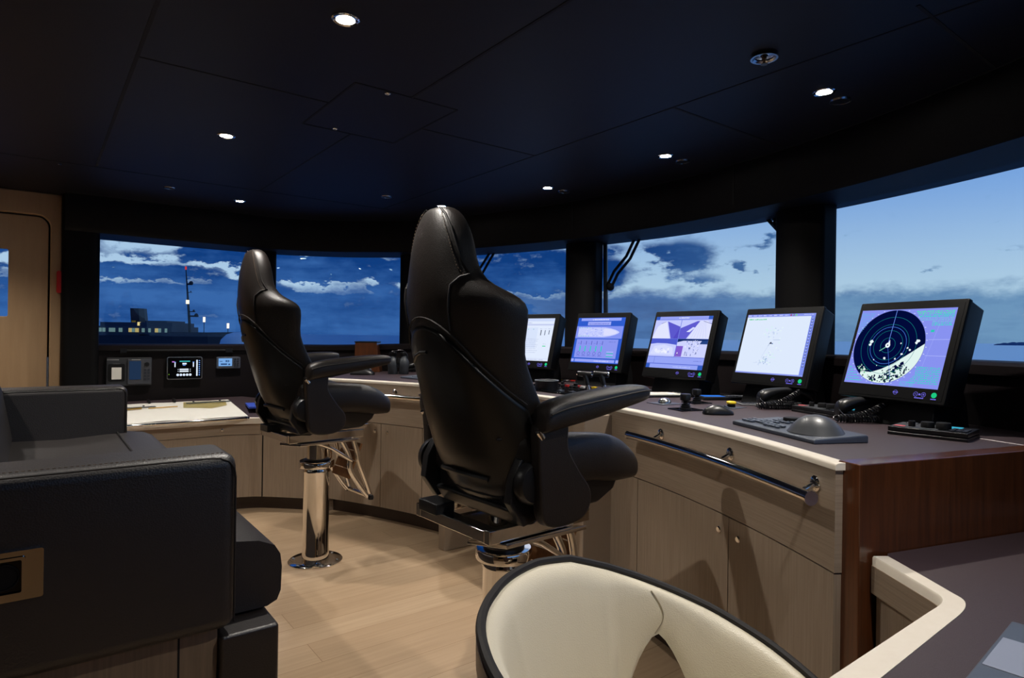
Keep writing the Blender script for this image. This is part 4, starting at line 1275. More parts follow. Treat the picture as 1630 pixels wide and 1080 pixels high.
m = MB(OAK); m.bb((.72, -.43, 0), (.74, .20, ZD - .03)); m.build('leg_panel', dk)
# laptop
a, b = at_z(1535, 1080, ZD + .012), at_z(1608, 991, ZD + .012)
e1 = Vector((b.x - a.x, b.y - a.y)).normalized(); e2 = Vector((e1.y, -e1.x))
if e2.y > 0: e2 = -e2
org = Vector((b.x, b.y)) - e1 * .33
lap = thing('laptop', 'grey laptop lying open on the side desk, bottom right corner of the photo', 'laptop', (org.x, org.y, ZD), atan2(e1.y, e1.x))
sgn = -1 if e1.x * e2.y - e1.y * e2.x < 0 else 1
LG = mat('laptop_grey', lin((92, 100, 112)), .4, metal=.3); LP = mat('touchpad_grey', lin((140, 146, 162)), .35)
def lbox(m, x0, x1, y0, y1, z0, z1): return m.bb((x0, sgn * y0, z0), (x1, sgn * y1, z1))
m = MB(LG); lbox(m, 0, .34, 0, .235, 0, .012); m.build('base', lap, bevel=.003)
def tol(px, py):
    p = at_z(px, py, ZD + .013); d = Vector((p.x - org.x, p.y - org.y)); return d.dot(e1), d.dot(e2)
(t0x, t0y), (t1x, t1y) = tol(1563, 1057), tol(1597, 1015)
m = MB(LP); lbox(m, t0x, t1x, min(t0y, t1y), min(t0y, t1y) + .075, .0122, .0132); m.build('touchpad', lap, bevel=.0005)
m = MB(mat('key_bed', lin((58, 64, 76)), .45)); lbox(m, .02, .32, .115, .225, .0122, .013); kb = m.build('keyboard', lap)
for r_ in range(4):
    for c_ in range(12): m = MB(KEYP); lbox(m, .026 + c_ * .0243, .026 + c_ * .0243 + .019, .121 + r_ * .026, .121 + r_ * .026 + .02, .013, .0155); m.build('key', kb)
m = MB(LG); M = Matrix.Translation((0, sgn * .24, .010)) @ Matrix.Rotation(sgn * radians(-18), 4, 'X')
m.box(M @ Vector((.17, 0, .115)), (.34, .007, .23), M=M.to_3x3().to_4x4()); ld = m.build('lid', lap, bevel=.003)

# ================================================================== MONITORS
MW, MH = .42, .3766
SCW, SCH = .372, .293
BEZ = mat('monitor_black', lin((10, 10, 11)), .42, spec=.2)


class Screen:
    """flat picture of a display: everything in 0..1, y up, in thin layers"""
    def __init__(s, M): s.M = M; s.mb = MB(); s.l = 0
    def poly(s, pts, c, layer=1):
        s.mb.mat(glow(c) if isinstance(c, tuple) else c)
        vs = [s.M @ Vector(((x - .5) * SCW, (y - .5) * SCH, .0002 + .00012 * layer)) for x, y in pts]
        s.mb.add(vs, [tuple(range(len(vs)))])
    def rect(s, x0, y0, x1, y1, c, layer=1): s.poly([(x0, y0), (x1, y0), (x1, y1), (x0, y1)], c, layer)
    def circ(s, x, y, r, c, layer=1, n=48):
        s.poly([(x + r * cos(2 * pi * k / n), y + r * SCW / SCH * sin(2 * pi * k / n)) for k in range(n)], c, layer)
    def ring(s, x, y, r, w, c, layer=1, n=72):
        k_ = SCW / SCH
        for k in range(n):
            a, b = 2 * pi * k / n, 2 * pi * (k + 1) / n
            s.poly([(x + (r + q) * cos(t), y + (r + q) * k_ * sin(t)) for q, t in ((0, a), (w, a), (w, b), (0, b))], c, layer)
    def line(s, x0, y0, x1, y1, w, c, layer=1):
        d = Vector((x1 - x0, (y1 - y0) * SCH / SCW)).normalized(); n = Vector((-d.y, d.x * SCW / SCH)) * w / 2
        s.poly([(x0 + n.x, y0 + n.y), (x1 + n.x, y1 + n.y), (x1 - n.x, y1 - n.y), (x0 - n.x, y0 - n.y)], c, layer)
    def greek(s, x0, y, x1, h, c, layer=2, seed=1):
        """a line of writing too small to read"""
        rn = random.Random(seed); x = x0
        while x < x1:
            w = rn.uniform(.006, .022)
            s.rect(x, y, min(x + w, x1), y + h * rn.choice((.7, 1, 1)), c, layer); x += w + rn.choice((.003, .003, .01))


def scr_tanks(s):
    W = (226, 236, 255)
    s.rect(0, 0, 1, 1, W, 0); s.rect(0, .93, 1, 1, (205, 218, 250)); s.rect(0, .83, 1, .865, (196, 205, 240)); s.greek(.05, .885, .5, .015, (170, 180, 220))
    for k, x in enumerate((.12, .20, .28, .74, .83, .92)):
        s.rect(x - .007, .60 if k % 3 < 2 else .62, x + .007, .72, (40, 56, 92)); s.greek(x - .03, .745, x + .03, .012, (176, 186, 220), 2, k)
        if x == .74:
            for j in range(4): s.circ(x, .61 + .033 * j, .011, (22, 30, 60), 3, 10)
    for x in (.17, .86): s.rect(x - .035, .335, x + .035, .352, (40, 214, 140)); s.greek(x - .03, .39, x + .04, .01, (180, 190, 215), 2, 5)
    s.rect(.36, .3, .66, .78, (216, 228, 252)); s.circ(.44, .74, .012, (160, 220, 220), 2, 12); s.circ(.56, .74, .012, (160, 200, 220), 2, 12)
    for j in range(8): s.greek(.32 + .01 * j, .50 - .045 * j, .72 - .02 * (j % 3), .011, (180, 190, 222), 2, j + 9)
    s.rect(0, .05, 1, .055, (190, 200, 236)); s.greek(.1, .02, .9, .012, (150, 160, 200), 2, 3)


def scr_alarm(s):
    s.rect(0, 0, 1, 1, (48, 92, 205), 0); s.rect(.07, .93, .92, .99, (150, 165, 250)); s.greek(.32, .945, .66, .022, (220, 228, 255), 2, 2)
    s.rect(.23, .83, .72, .91, (158, 170, 246)); s.greek(.26, .85, .68, .02, (110, 122, 215), 2, 3)
    s.rect(.0, .54, .985, .81, (132, 148, 242))
    hull = [(.05, .57), (.05, .785)] + [(.62, .782), (.74, .76), (.84, .73), (.90, .70), (.925, .675), (.90, .65), (.84, .62), (.74, .59), (.62, .57)]
    s.poly(hull, (198, 206, 255), 2); s.poly([(.60, .60), (.60, .755), (.74, .74), (.84, .71), (.89, .675), (.84, .64), (.74, .61)], (220, 222, 255), 3)
    rn = random.Random(5)
    for k in range(70):
        x, y = rn.uniform(.06, .6), rn.uniform(.585, .77); s.rect(x, y, x + rn.uniform(.01, .05), y + rn.uniform(.004, .02), rn.choice(((176, 186, 255), (214, 220, 255), (160, 172, 246))), 3)
    for k in range(5):
        for y in (.59, .775): s.circ(.07 + .055 * k, y, .009, (150, 230, 215), 4, 10); s.circ(.07 + .055 * k, y, .004, (60, 90, 130), 5, 8)
    s.rect(.05, .11, .93, .52, (150, 162, 246)); s.rect(.055, .115, .925, .515, (138, 150, 240), 2)
    for k in range(5):
        x = .14 + .115 * k
        s.rect(x + .01, .40, x + .022, .48, (76, 84, 178), 3); s.rect(x + .0, .25, x + .02, .37, (36, 205, 190), 3); s.greek(x - .05, .42, x - .01, .012, (110, 122, 220), 3, k)
        s.ring(x - .01, .205, .024, .007, (84, 92, 190), 3, 16); s.greek(x - .045, .145, x + .04, .014, (98, 110, 205), 3, k + 7)
    s.greek(.74, .46, .88, .012, (96, 118, 200), 3, 31)
    for k, c in enumerate(((176, 186, 250), (60, 196, 190), (176, 186, 250), (60, 196, 190))): s.rect(.73, .24 - .033 * k, .87, .258 - .033 * k, c, 3)
    s.rect(.0, .02, .06, .08, (160, 172, 248)); s.rect(.08, .02, .92, .08, (150, 164, 248)); s.rect(.945, .02, 1, .08, (160, 172, 248)); s.greek(.5, .035, .8, .02, (200, 208, 255), 3, 8)


def scr_cctv(s):
    s.rect(0, 0, 1, 1, (110, 128, 228), 0)
    s.rect(0, .94, .07, 1, (52, 92, 190)); s.rect(.07, .94, .93, 1, (150, 162, 244)); s.rect(.93, .94, 1, 1, (52, 92, 190)); s.greek(.42, .96, .6, .02, (226, 232, 255), 2, 2)
    s.rect(0, .57, .475, .93, (196, 202, 255)); s.rect(.485, .57, 1, .93, (196, 202, 255))
    s.poly([(.0, .57), (.06, .80), (.17, .90), (.21, .905), (.33, .57)], (226, 230, 255), 2); s.poly([(.23, .905), (.475, .80), (.475, .57), (.345, .57)], (92, 88, 205), 3); s.line(.12, .86, .2, .90, .006, (90, 96, 180), 4)
    s.poly([(.475, .79), (.475, .57), (.39, .57)], (82, 74, 195), 4)
    s.poly([(.485, .57), (.485, .77), (.76, .905), (.80, .905), (.62, .57)], (96, 92, 208), 2); s.poly([(.64, .57), (.80, .905), (.93, .905), (1, .84), (1, .57)], (222, 226, 255), 3)
    s.poly([(.60, .70), (.70, .79), (.74, .78), (.66, .695)], (214, 220, 255), 4); s.line(.86, .90, 1.0, .85, .006, (70, 76, 150), 4)
    for k in range(6): s.line(.70 + .05 * k, .58, .80 + .02 * k, .88, .004, (190, 196, 250), 5)
    s.rect(0, .225, .475, .565, (198, 205, 255)); s.poly([(0, .46), (0, .565), (.475, .565), (.475, .45), (.30, .475), (.12, .478)], (78, 92, 205), 2); s.poly([(.02, .26), (.08, .42), (.26, .45), (.42, .40), (.45, .26)], (214, 220, 255), 2)
    rn = random.Random(7)
    for k in range(16):
        x, y = rn.uniform(.1, .36), rn.uniform(.30, .40); s.circ(x, y, rn.uniform(.01, .03), rn.choice(((232, 236, 255), (186, 192, 248), (240, 242, 255))), 3, 14)
    s.rect(.485, .225, 1, .565, (206, 212, 255)); s.rect(.485, .53, 1, .565, (18, 44, 104), 2); s.poly([(.485, .50), (.66, .55), (.485, .55)], (18, 44, 104), 3); s.poly([(.87, .47), (.90, .53), (1, .54), (1, .47)], (36, 66, 130), 3)
    s.rect(.485, .23, .60, .43, (128, 92, 205), 3); s.rect(.515, .26, .528, .31, (240, 240, 255), 4); s.circ(.522, .27, .008, (30, 30, 60), 5, 8)
    for k in range(60):
        x, y = rn.uniform(.62, .86), rn.uniform(.24, .52); s.rect(x, y, x + rn.uniform(.004, .016), y + rn.uniform(.01, .05), rn.choice(((116, 130, 200), (60, 76, 140), (226, 230, 255), (170, 178, 236), (226, 230, 255))), 4)
    s.rect(0, .09, 1, .218, (150, 164, 246)); s.rect(0, .215, 1, .222, (84, 100, 205), 2); s.rect(.13, .09, .135, .215, (96, 110, 205), 2); s.greek(.83, .15, .96, .012, (110, 122, 210), 2, 6); s.rect(0, .085, 1, .092, (84, 100, 205), 2)
    s.rect(0, .0, .07, .08, (52, 92, 190), 2); s.rect(.07, .0, .92, .075, (150, 164, 246), 2); s.rect(.92, 0, 1, .08, (52, 92, 190), 2); s.greek(.5, .025, .8, .02, (186, 196, 255), 3, 8)


def scr_chart(s):
    s.rect(0, 0, 1, 1, (222, 234, 253), 0); s.rect(0, .955, 1, 1, (134, 148, 236)); s.rect(.945, 0, 1, .955, (122, 140, 232)); s.rect(0, 0, 1, .022, (138, 152, 236), 2)
    for k in range(8): s.greek(.01 + .08 * k, .972, .06 + .08 * k, .014, (226, 232, 255), 3, k)
    s.circ(.66, .977, .012, (160, 60, 110), 4, 12); s.circ(.70, .977, .012, (30, 30, 40), 4, 12); s.circ(.70, .977, .006, (230, 230, 230), 5, 10); s.circ(.735, .977, .012, (120, 220, 120), 4, 12); s.greek(.84, .975, .98, .012, (196, 206, 255), 3, 11)
    s.greek(.035, .905, .115, .018, (60, 205, 120), 3, 21); s.greek(.13, .905, .31, .018, (60, 205, 120), 3, 22)
    for k in range(17):
        y = .90 - .047 * k; s.rect(.958, y, .985, y + .02, (44, 58, 116), 3); s.rect(.962, y + .008, .98, y + .026, (170, 184, 250), 4)
    rn = random.Random(3)
    for (cx, cy, sx_, sy_, n) in ((.47, .70, .12, .08, 26), (.45, .25, .07, .10, 22), (.40, .18, .10, .06, 14), (.5, .45, .08, .10, 8)):
        for k in range(n):
            x, y = rn.gauss(cx, sx_ * .6), rn.gauss(cy, sy_ * .6)
            if .02 < x < .9 and .05 < y < .88: s.poly([(x + rn.uniform(.004, .022) * cos(a), y + rn.uniform(.004, .02) * sin(a)) for a in [pi / 3 * j for j in range(6)]], rn.choice(((206, 220, 246), (196, 212, 240), (214, 240, 244), (228, 244, 250))), 1 + k % 3)
    pts = [(.44, .52), (.425, .48), (.415, .44), (.40, .40), (.385, .36), (.365, .30), (.362, .26)]
    for a, b in zip(pts, pts[1:]): s.line(*a, *b, .003, (178, 196, 232), 5)
    s.line(.48, .565, .58, .568, .003, (120, 150, 200), 5)
    s.poly([(.43, .50), (.455, .535), (.475, .50)], (20, 30, 70), 6); s.circ(.48, .505, .008, (60, 110, 170), 6, 10)
    s.line(.42, .46, .445, .51, .003, (80, 110, 160), 5)
    for k in range(10): x, y = rn.gauss(.44, .02), rn.gauss(.22, .03); s.circ(x, y, .006, (110, 150, 200), 6, 8)


def scr_radar(s):
    s.rect(0, 0, 1, 1, (136, 146, 240), 0)
    cx, cy, R = .395, .505, .382; k_ = SCW / SCH; NV = (2, 10, 58); TE = (20, 120, 130)
    s.circ(cx, cy, R, NV, 2, 90)
    def P(x, y): return (cx + x * R, cy + y * R * k_)
    land = [(1.0, .09), (.62, -.20), (.29, -.45), (-.02, -.62), (-.30, -.72), (-.60, -.70)]
    land += [(cos(radians(a)), sin(radians(a))) for a in range(232, 361, 4)]
    land = [(x * min(1, .995 / max(1e-6, sqrt(x * x + y * y))), y * min(1, .995 / max(1e-6, sqrt(x * x + y * y)))) for x, y in land]
    s.poly([P(*q) for q in land], (224, 244, 240), 3)
    rn = random.Random(12)
    for k in range(330):
        a = rn.uniform(radians(228), radians(322)); r_ = rn.uniform(.60, .97); x, y = r_ * cos(a), r_ * sin(a)
        dist = (y - (-.62 + .75 * (x + .02) if x > -.05 else -.62 + .05 * x))
        if dist > -.17 and rn.random() < .93: continue
        q = rn.uniform(.012, .040); s.poly([P(x + q * rn.uniform(.5, 1.3) * cos(t), y + q * rn.uniform(.5, 1.3) * sin(t)) for t in [pi / 3 * j for j in range(6)]], rn.choice((NV, NV, NV, NV, (20, 90, 60), (224, 244, 240))), 4 + k % 3)
    for k in range(26):
        a = rn.uniform(radians(218), radians(238)); r_ = rn.uniform(.78, .95); x, y = r_ * cos(a), r_ * sin(a); q = rn.uniform(.01, .03)
        s.poly([P(x + q * cos(t), y + q * .6 * sin(t)) for t in [pi / 3 * j for j in range(6)]], rn.choice(((30, 120, 60), (120, 210, 150), (224, 244, 240))), 5)
    ox, oy = 0.0, 0.03
    for r_, c in ((.20, TE), (.40, TE), (.57, TE), (.50, (76, 130, 235)), (.77, TE)): s.ring(*P(ox, oy), r_ * R, .0035, c, 7)
    s.line(*P(0, oy), *P(0.02, .995), .005, (110, 150, 250), 8); s.line(*P(0, oy), *P(.33, -.96), .004, (70, 110, 215), 8)
    s.circ(*P(0, oy), .026, (240, 250, 255), 9, 20); s.circ(*P(0, oy), .008, NV, 10, 12); s.poly([P(-.02, .05), P(.03, .18), P(.06, .05)], (240, 250, 255), 9); s.line(*P(-.04, -.02), *P(-.20, -.13), .008, (120, 200, 170), 9)
    for x, y, q in ((-.50, .12, .055), (-.52, .04, .04), (.80, .16, .055), (.77, .11, .04), (.57, -.03, .03), (.64, -.08, .03), (.45, -.20, .035), (.30, -.33, .03), (.0, -.33, .04), (-.30, -.38, .02), (-.17, -.53, .016), (.36, .09, .022)):
        s.poly([P(x + q * rn.uniform(.6, 1.2) * cos(t), y + q * rn.uniform(.6, 1.2) * sin(t)) for t in [pi / 4 * j for j in range(8)]], (232, 246, 250), 9)
    for k in range(36):
        a = 2 * pi * k / 36; x, y = 1.035 * cos(a), 1.035 * sin(a); q = P(x, y)
        if .0 < q[0] < 1 and .01 < q[1] < .99: s.rect(q[0] - .006, q[1] - .003, q[0] + .008, q[1] + .004, (220, 228, 255), 3)
    GR = (60, 214, 200); GB = (70, 230, 170)
    for j in range(9): s.greek(.615 + .012 * min(j, 5) + (.12 if j > 5 else 0), .955 - .022 * j, .985, .014, GB if j < 2 else rn.choice((GR, (120, 190, 225))), 4, 40 + j)
    for j in range(13): s.greek(.01, .95 - .024 * j, .17 - .011 * j, .009, (96, 180, 232), 4, 60 + j)
    for j in range(9): s.greek(.75 - .012 * (j > 4) * (j - 4) * 1.2, .245 - .024 * j, .985, .015, (70, 200, 205), 4, 80 + j)
    for j in range(4): s.greek(.62, .06 - .016 * j, .76, .009, (96, 190, 225), 4, 120 + j)
    for j in range(6): s.greek(.015, .21 - .035 * j, .05 + .03 * j, .011, GR, 4, 100 + j)
    s.rect(.80, .695, .835, .725, (40, 200, 180), 4)
    s.line(.80, .60, 1, .605, .004, (180, 190, 255), 4); s.line(.80, .40, 1, .40, .004, (180, 190, 255), 4); s.line(.87, .80, .80, .26, .003, (160, 172, 250), 4)


def monitor(label, b, s, yaw, tilt, draw):
    t = thing('monitor', label, 'monitor', (b, s, ZW), yaw, 'console monitors')
    F0 = frame((0, 0, .092), (0, -1, 0), (sin(tilt), 0, cos(tilt)))
    def FR(x, y, z=0): return F0 @ Matrix.Translation((x, y, z))
    m = MB(BEZ)
    a = rrect(MW, MH, .006, 3); bk = rrect(MW - .012, MH - .02, .006, 3)
    rings = [[FR(x, y + MH / 2, z) @ Vector((0, 0, 0)) for x, y in q] for q, z in ((rrect(MW - .006, MH - .006, .005, 3), 0), (a, -.003), (a, -.016), (rrect(MW - .006, MH - .006, .006, 3), -.018), (bk, -.085), (rrect(MW - .06, MH - .07, .006, 3), -.11))]
    m.loft(rings); m.build('housing', t, bevel=.0015, ang=50)
    m = MB(BEZ); m.prism(rrect(MW - .022, MH - .022, .004, 3), -.001, .0008, FR(0, MH / 2)); m.build('front_glass', t)
    MS = FR(.0 + (-.032 + .016) / 2, .052 + SCH / 2, .0008)
    s_ = Screen(MS); draw(s_); s_.mb.build('screen', t, fix=False)
    VI = glow((120, 112, 235)); GN = glow((30, 200, 130))
    def icon(nm, fn, col):
        m = MB(col); fn(m); return m.build(nm, t)
    x1, x2, x3 = MW * .07, MW * .285, MW * .42; y = .030
    def flat(m, pts): m.prism(pts, .0009, .0012, FR(0, 0))
    def rng(m, cx, cy, r, w, n=20):
        for k in range(n):
            p, q = 2 * pi * k / n, 2 * pi * (k + 1) / n
            m.add([FR(0, 0) @ Vector((cx + rr * cos(t_), cy + rr * sin(t_), .0012)) for rr, t_ in ((r, p), (r + w, p), (r + w, q), (r, q))], [(0, 1, 2, 3)])
    def bars(m, x0, x1_, y0, h, seed):
        rn = random.Random(seed); x = x0
        while x < x1_: w = rn.uniform(.0012, .0035); flat(m, [(x, y0), (x + w, y0), (x + w, y0 + h), (x, y0 + h)]); x += w + .0008
    icon('source_icon', lambda m: (rng(m, x1, y, .007, .0012), flat(m, [(x1 - .010, y - .001), (x1 + .010, y - .001), (x1 + .010, y + .0015), (x1 - .010, y + .0015)])), VI)
    icon('brightness_icon', lambda m: (rng(m, x2 - .014, y, .007, .0012), rng(m, x2 + .014, y, .007, .0012), flat(m, [(x2 - .018, y - .0006), (x2 - .010, y - .0006), (x2 - .010, y + .0008), (x2 - .018, y + .0008)]), flat(m, [(x2 + .010, y - .0006), (x2 + .018, y - .0006), (x2 + .018, y + .0008), (x2 + .010, y + .0008)]),
                                    flat(m, [(x2 + .0133, y - .004), (x2 + .0147, y - .004), (x2 + .0147, y + .004), (x2 + .0133, y + .004)]), rng(m, x2, y, .0, .0035, 10), bars(m, x2 - .016, x2 + .014, y - .0145, .0035, 3)), VI)
    icon('power_light', lambda m: rng(m, x3 - .006, y + .001, .0, .0095, 24), GN)
    icon('power_caption', lambda m: bars(m, x3 - .015, x3 + .004, y - .0145, .0035, 4), VI)
    # foot
    m = MB(MATTE); m.loft([[(.015, -.16, .0), (.20, -.16, .0), (.20, .16, .0), (.015, .16, .0)], [(.04, -.15, .085), (.20, -.15, .085), (.20, .15, .085), (.04, .15, .085)], [(.10, -.12, .20), (.20, -.12, .20), (.20, .12, .20), (.10, .12, .20)]]); m.build('foot', t, bevel=.004)
    return t


R_ = radians
monitor('monitor half hidden behind the nearer helm chair, showing a white gauge page', 2.595, 3.275, R_(12.5), R_(16), scr_tanks)
monitor('monitor right of the nearer chair back, showing a lavender ship plan and green level bars', 2.74, 2.780, R_(6.2), R_(15), scr_alarm)
monitor('middle monitor of the five, showing four lavender camera pictures', 2.665, 2.120, R_(-1), R_(18), scr_cctv)
monitor('second monitor from the right, showing an almost white sea chart', 2.665, 1.585, R_(-9.2), R_(17.3), scr_chart)
monitor('rightmost and largest-looking monitor, showing a round navy radar picture', 2.435, .983, R_(-17.3), R_(18.5), scr_radar)

# ================================================================== SMALL EQUIPMENT ON THE WORKTOP
def wp(px, py, z=ZW): p = at_z(px, py, z); return p.x, p.y
AR = atan2(RGT[1], RGT[0])      # heading of things lying square to the photographer's view


def desk_phone(label, loc, rz, sc=1.0):
    """local x along the handset"""
    t = thing('desk_phone', label, 'telephone', loc, rz, 'console telephones'); t.scale = (sc,) * 3
    m = MB(BLACK); m.loft([[(-.085, -.036, 0), (.105, -.036, 0), (.105, .036, 0), (-.085, .036, 0)], [(-.08, -.032, .026), (.10, -.032, .034), (.10, .032, .034), (-.08, .032, .026)]]); m.build('cradle', t, bevel=.005)
    hs = [(-.103, .030, .019, .020), (-.098, .042, .027, .026), (-.075, .050, .029, .027), (-.052, .058, .024, .021), (-.02, .069, .017, .013), (.03, .072, .016, .012), (.065, .066, .020, .017), (.085, .058, .026, .024), (.105, .048, .026, .026), (.113, .038, .018, .018)]
    m = MB(BLACK); m.loft([[(x, w * cos(a), z + h * sin(a)) for a in [2 * pi * k / 14 for k in range(14)]] for x, z, w, h in hs]); ho = m.build('handset', t, smooth=True, sub=1, ang=180)
    m = MB(KEYP); m.tube(smooth_path([(-.105, -.024, .040), (-.095, -.034, .026), (-.07, -.036, .022), (-.05, -.036, .024)], 5), .0018, 6); m.build('earpiece_rim', ho, smooth=True)
    base = smooth_path([(.10, -.03, .022), (.02, -.043, .014), (-.05, -.052, .012), (-.115, -.045, .012), (-.118, -.052, .016), (-.07, -.060, .022), (-.02, -.062, .040), (.03, -.048, .064), (.05, -.030, .072)], 14)
    pts = []; T = 0
    for i, p in enumerate(base[:-1]):
        d = (base[i + 1] - p); L_ = d.length; d.normalize(); n1_ = d.orthogonal().normalized(); up = Vector((0, 0, 1)); n1_ = (up - d * up.dot(d)).normalized(); n2_ = d.cross(n1_)
        k = max(2, int(L_ / .0007))
        for j in range(k):
            q = p.lerp(base[i + 1], j / k); a = T * 2 * pi / .0090; T += L_ / k
            pts.append(q + n1_ * (.0085 * cos(a)) + n2_ * (.0085 * sin(a)))
    m = MB(RUBBER); m.tube(pts, .0027, 5); m.build('coiled_cord', t, smooth=True)
    m = MB(BLACK); m.tube(smooth_path([(.05, -.030, .072), (.08, -.035, .078), (.105, -.034, .07), (.113, -.03, .05), (.108, -.028, .03)], 6), .0025, 6); m.build('cord_tail', t, smooth=True)
    return t


x, y = wp(1247, 650); desk_phone('black telephone handset with coiled cord in front of the white sea chart monitor', (x, y, ZW), AR + .05, 1.12)
x, y = wp(1382, 671); desk_phone('black telephone handset with coiled cord in front of the radar monitor', (x, y, ZW), AR - .05, 1.14)
x, y = wp(668, 592); desk_phone('black telephone beside the binoculars, mostly hidden by the nearer helm chair', (x, y, ZW), AR + .3, 1.0)


def trackball_keyboard(label, loc, rz, sc=1.0, dome=True):
    """local x from the right-hand front corner to the left, y away from the user (mirrored hand)"""
    t = thing('trackball_keyboard', label, 'keyboard', loc, rz, 'grey control keyboards'); t.scale = (sc,) * 3
    LN, DP = .42, .185
    m = MB(GREYP); m.loft([[(0, 0, 0), (LN, 0, 0), (LN, -DP, 0), (.0, -DP, 0)], [(0.0, .0, .010), (LN, 0, .012), (LN, -DP, .020), (0, -DP, .020)], [(.004, -.006, .014), (LN - .006, -.006, .015), (LN - .006, -DP + .006, .024), (.004, -DP + .006, .024)]])
    m.build('body', t, bevel=.003)
    if dome:
        m = MB(mat('trackball_shell', lin((70, 72, 76)), .38)); m.lathe([(.092, 0), (.086, .006), (.074, .022), (.056, .038), (.034, .049), (.012, .054), (.0005, .0545)], (.105, -.09, .017), 40, Matrix.Diagonal((1.0, .85, 1, 1))); m.build('trackball_dome', t, smooth=True)
    k0 = .19 if dome else .04
    for gx, gy, nx, ny in ((k0 + .02, -.03, 4, 2), (k0 + .10, -.045, 4, 3), (k0 + .16, -.03, 3, 3), (k0 + .08, -.11, 4, 2)) if dome else ((k0, -.03, 12, 4), (k0 + .05, -.12, 8, 2)):
        for i in range(nx):
            for j in range(ny):
                x, y = gx + i * .021, gy - j * .020
                if x > LN - .02 or y < -DP + .03: continue
                m = MB(mat('slate_key', lin((92, 100, 114)), .4)); m.box((x, y, .0185 + .009 * (-y / DP)), (.015, .013, .006)); m.build('key', t, bevel=.0012)
    m = MB(MATTE); m.lathe([(.028, 0), (.028, .012), (.026, .015), (.0005, .015)], (LN - .12, -DP + .035, .022), 28); m.build('dial', t, smooth=True)
    for i in range(4):
        m = MB(MATTE); m.lathe([(.0085, 0), (.0085, .016), (.007, .018), (.0005, .018)], (LN - .175 - i * .035, -DP + .022, .022), 16); m.build('knob', t, smooth=True)
    m = MB(CHROME); m.lathe([(.005, 0), (.005, .004), (.0005, .005)], (LN - .06, -DP + .03, .023), 12); m.build('button', t, smooth=True)
    return t


trackball_keyboard('grey control keyboard with a large domed trackball on the worktop above the bent handrail', (1.795, .915, ZW), atan2(.91, .415))
x, y = wp(672, 606); trackball_keyboard('grey flat control keyboard on the console edge between the two helm chairs', (x + .02, y - .06, ZW), radians(97), .8, False)


def mouse(label, loc, rz, sc=1.0):
    t = thing('computer_mouse', label, 'mouse', loc, rz, 'computer mice'); t.scale = (sc,) * 3
    rings = []
    for x, w, h in ((-.060, .012, .010), (-.055, .026, .020), (-.04, .033, .032), (-.015, .036, .041), (.01, .035, .038), (.035, .033, .028), (.052, .028, .018), (.06, .018, .010)):
        rings.append([(x, w * cos(a), .001 + max(0, h * sin(a)) if sin(a) > 0 else .001) for a in [2 * pi * k / 16 for k in range(16)]])
    m = MB(BLACK); m.loft(rings); b = m.build('body', t, smooth=True, sub=1, ang=180)
    m = MB(GREYP); m.tube([(.024, 0, .0345), (.044, 0, .0245)], .004, 8); m.build('wheel', t, smooth=True)
    return t


x, y = wp(1143, 660); mouse('black computer mouse on the worktop left of the yellow button', (x, y, ZW), AR, 1.0)
x, y = wp(577, 597); mouse('black computer mouse at the far left end of the console behind the farther chair armrest', (x, y, ZW), AR, 1.5)


def joystick(label, px, py, sc=1.0):
    x, y = wp(px, py); t = thing('joystick', label, 'joystick', (x, y, ZW), radians(-15), 'small black joysticks'); t.scale = (sc,) * 3
    m = MB(GLOSSB); m.bb((-.055, -.05, 0), (.055, .05, .005)); m.build('plate', t, bevel=.002)
    m = MB(RUBBER); m.lathe([(.026, .005), (.026, .010), (.018, .013), (.024, .017), (.015, .021), (.020, .025), (.011, .029)], n=24); m.build('boot', t, smooth=True)
    m = MB(BLACK); m.lathe([(.010, .028), (.012, .036), (.022, .042), (.023, .062), (.020, .068), (.0005, .070)], n=24); m.build('handle', t, smooth=True)
    return t


joystick('small black joystick on a black plate, nearest the pale console edge', 1091, 653)
joystick('small black joystick on a black plate, just behind the nearer joystick', 1109, 642, .95)
x, y = wp(1058, 643); t = thing('trackball', 'small silver trackball set in a dark plate left of the joysticks', 'trackball', (x, y, ZW), radians(-10))
m = MB(GREYP); m.bb((-.06, -.055, 0), (.06, .055, .003)); m.build('plate', t); m = MB(STEEL); m.lathe([(.030, .003), (.029, .012), (.022, .022), (.010, .027), (.0005, .028)], n=24); m.build('ball', t, smooth=True)
x, y = wp(1164, 649); t = thing('mushroom_button', 'yellow mushroom push button on a black collar beside the mouse', 'push button', (x, y, ZW))
m = MB(GREYP); m.bb((-.05, -.045, 0), (.05, .045, .002)); m.build('plate', t); m = MB(MATTE); m.lathe([(.017, .0), (.017, .014), (.014, .016)], n=20); m.build('collar', t, smooth=True)
m = MB(YELLOW); m.lathe([(.012, .015), (.021, .018), (.021, .024), (.016, .028), (.0005, .029)], n=24); m.build('cap', t, smooth=True)
# flat radio unit with blue display
x, y = wp(1150, 636); t = thing('radio_unit', 'flat black radio unit with a lit blue display and small keys behind the yellow button', 'radio', (x, y, ZW), AR + .1)
m = MB(BLACK); m.bb((-.12, -.06, 0), (.13, .06, .016)); m.build('housing', t, bevel=.004)
m = MB(glow((52, 120, 222))); m.bb((-.105, -.035, .016), (.0, .04, .0168)); m.build('display', t)
for i in range(6):
    for j in range(3): m = MB(mat('pale_key', lin((92, 96, 104)), .5)); m.bb((.015 + i * .018, -.038 + j * .024, .016), (.028 + i * .018, -.022 + j * .024, .019)); m.build('key', t)
x, y = wp(1197, 645); t = thing('keypad', 'small pale grey keypad left of the first telephone', 'keypad', (x, y, ZW), AR)
m = MB(mat('pale_grey_plastic', lin((120, 122, 126)), .5)); m.bb((-.06, -.035, 0), (.06, .035, .008)); m.build('body', t, bevel=.002)
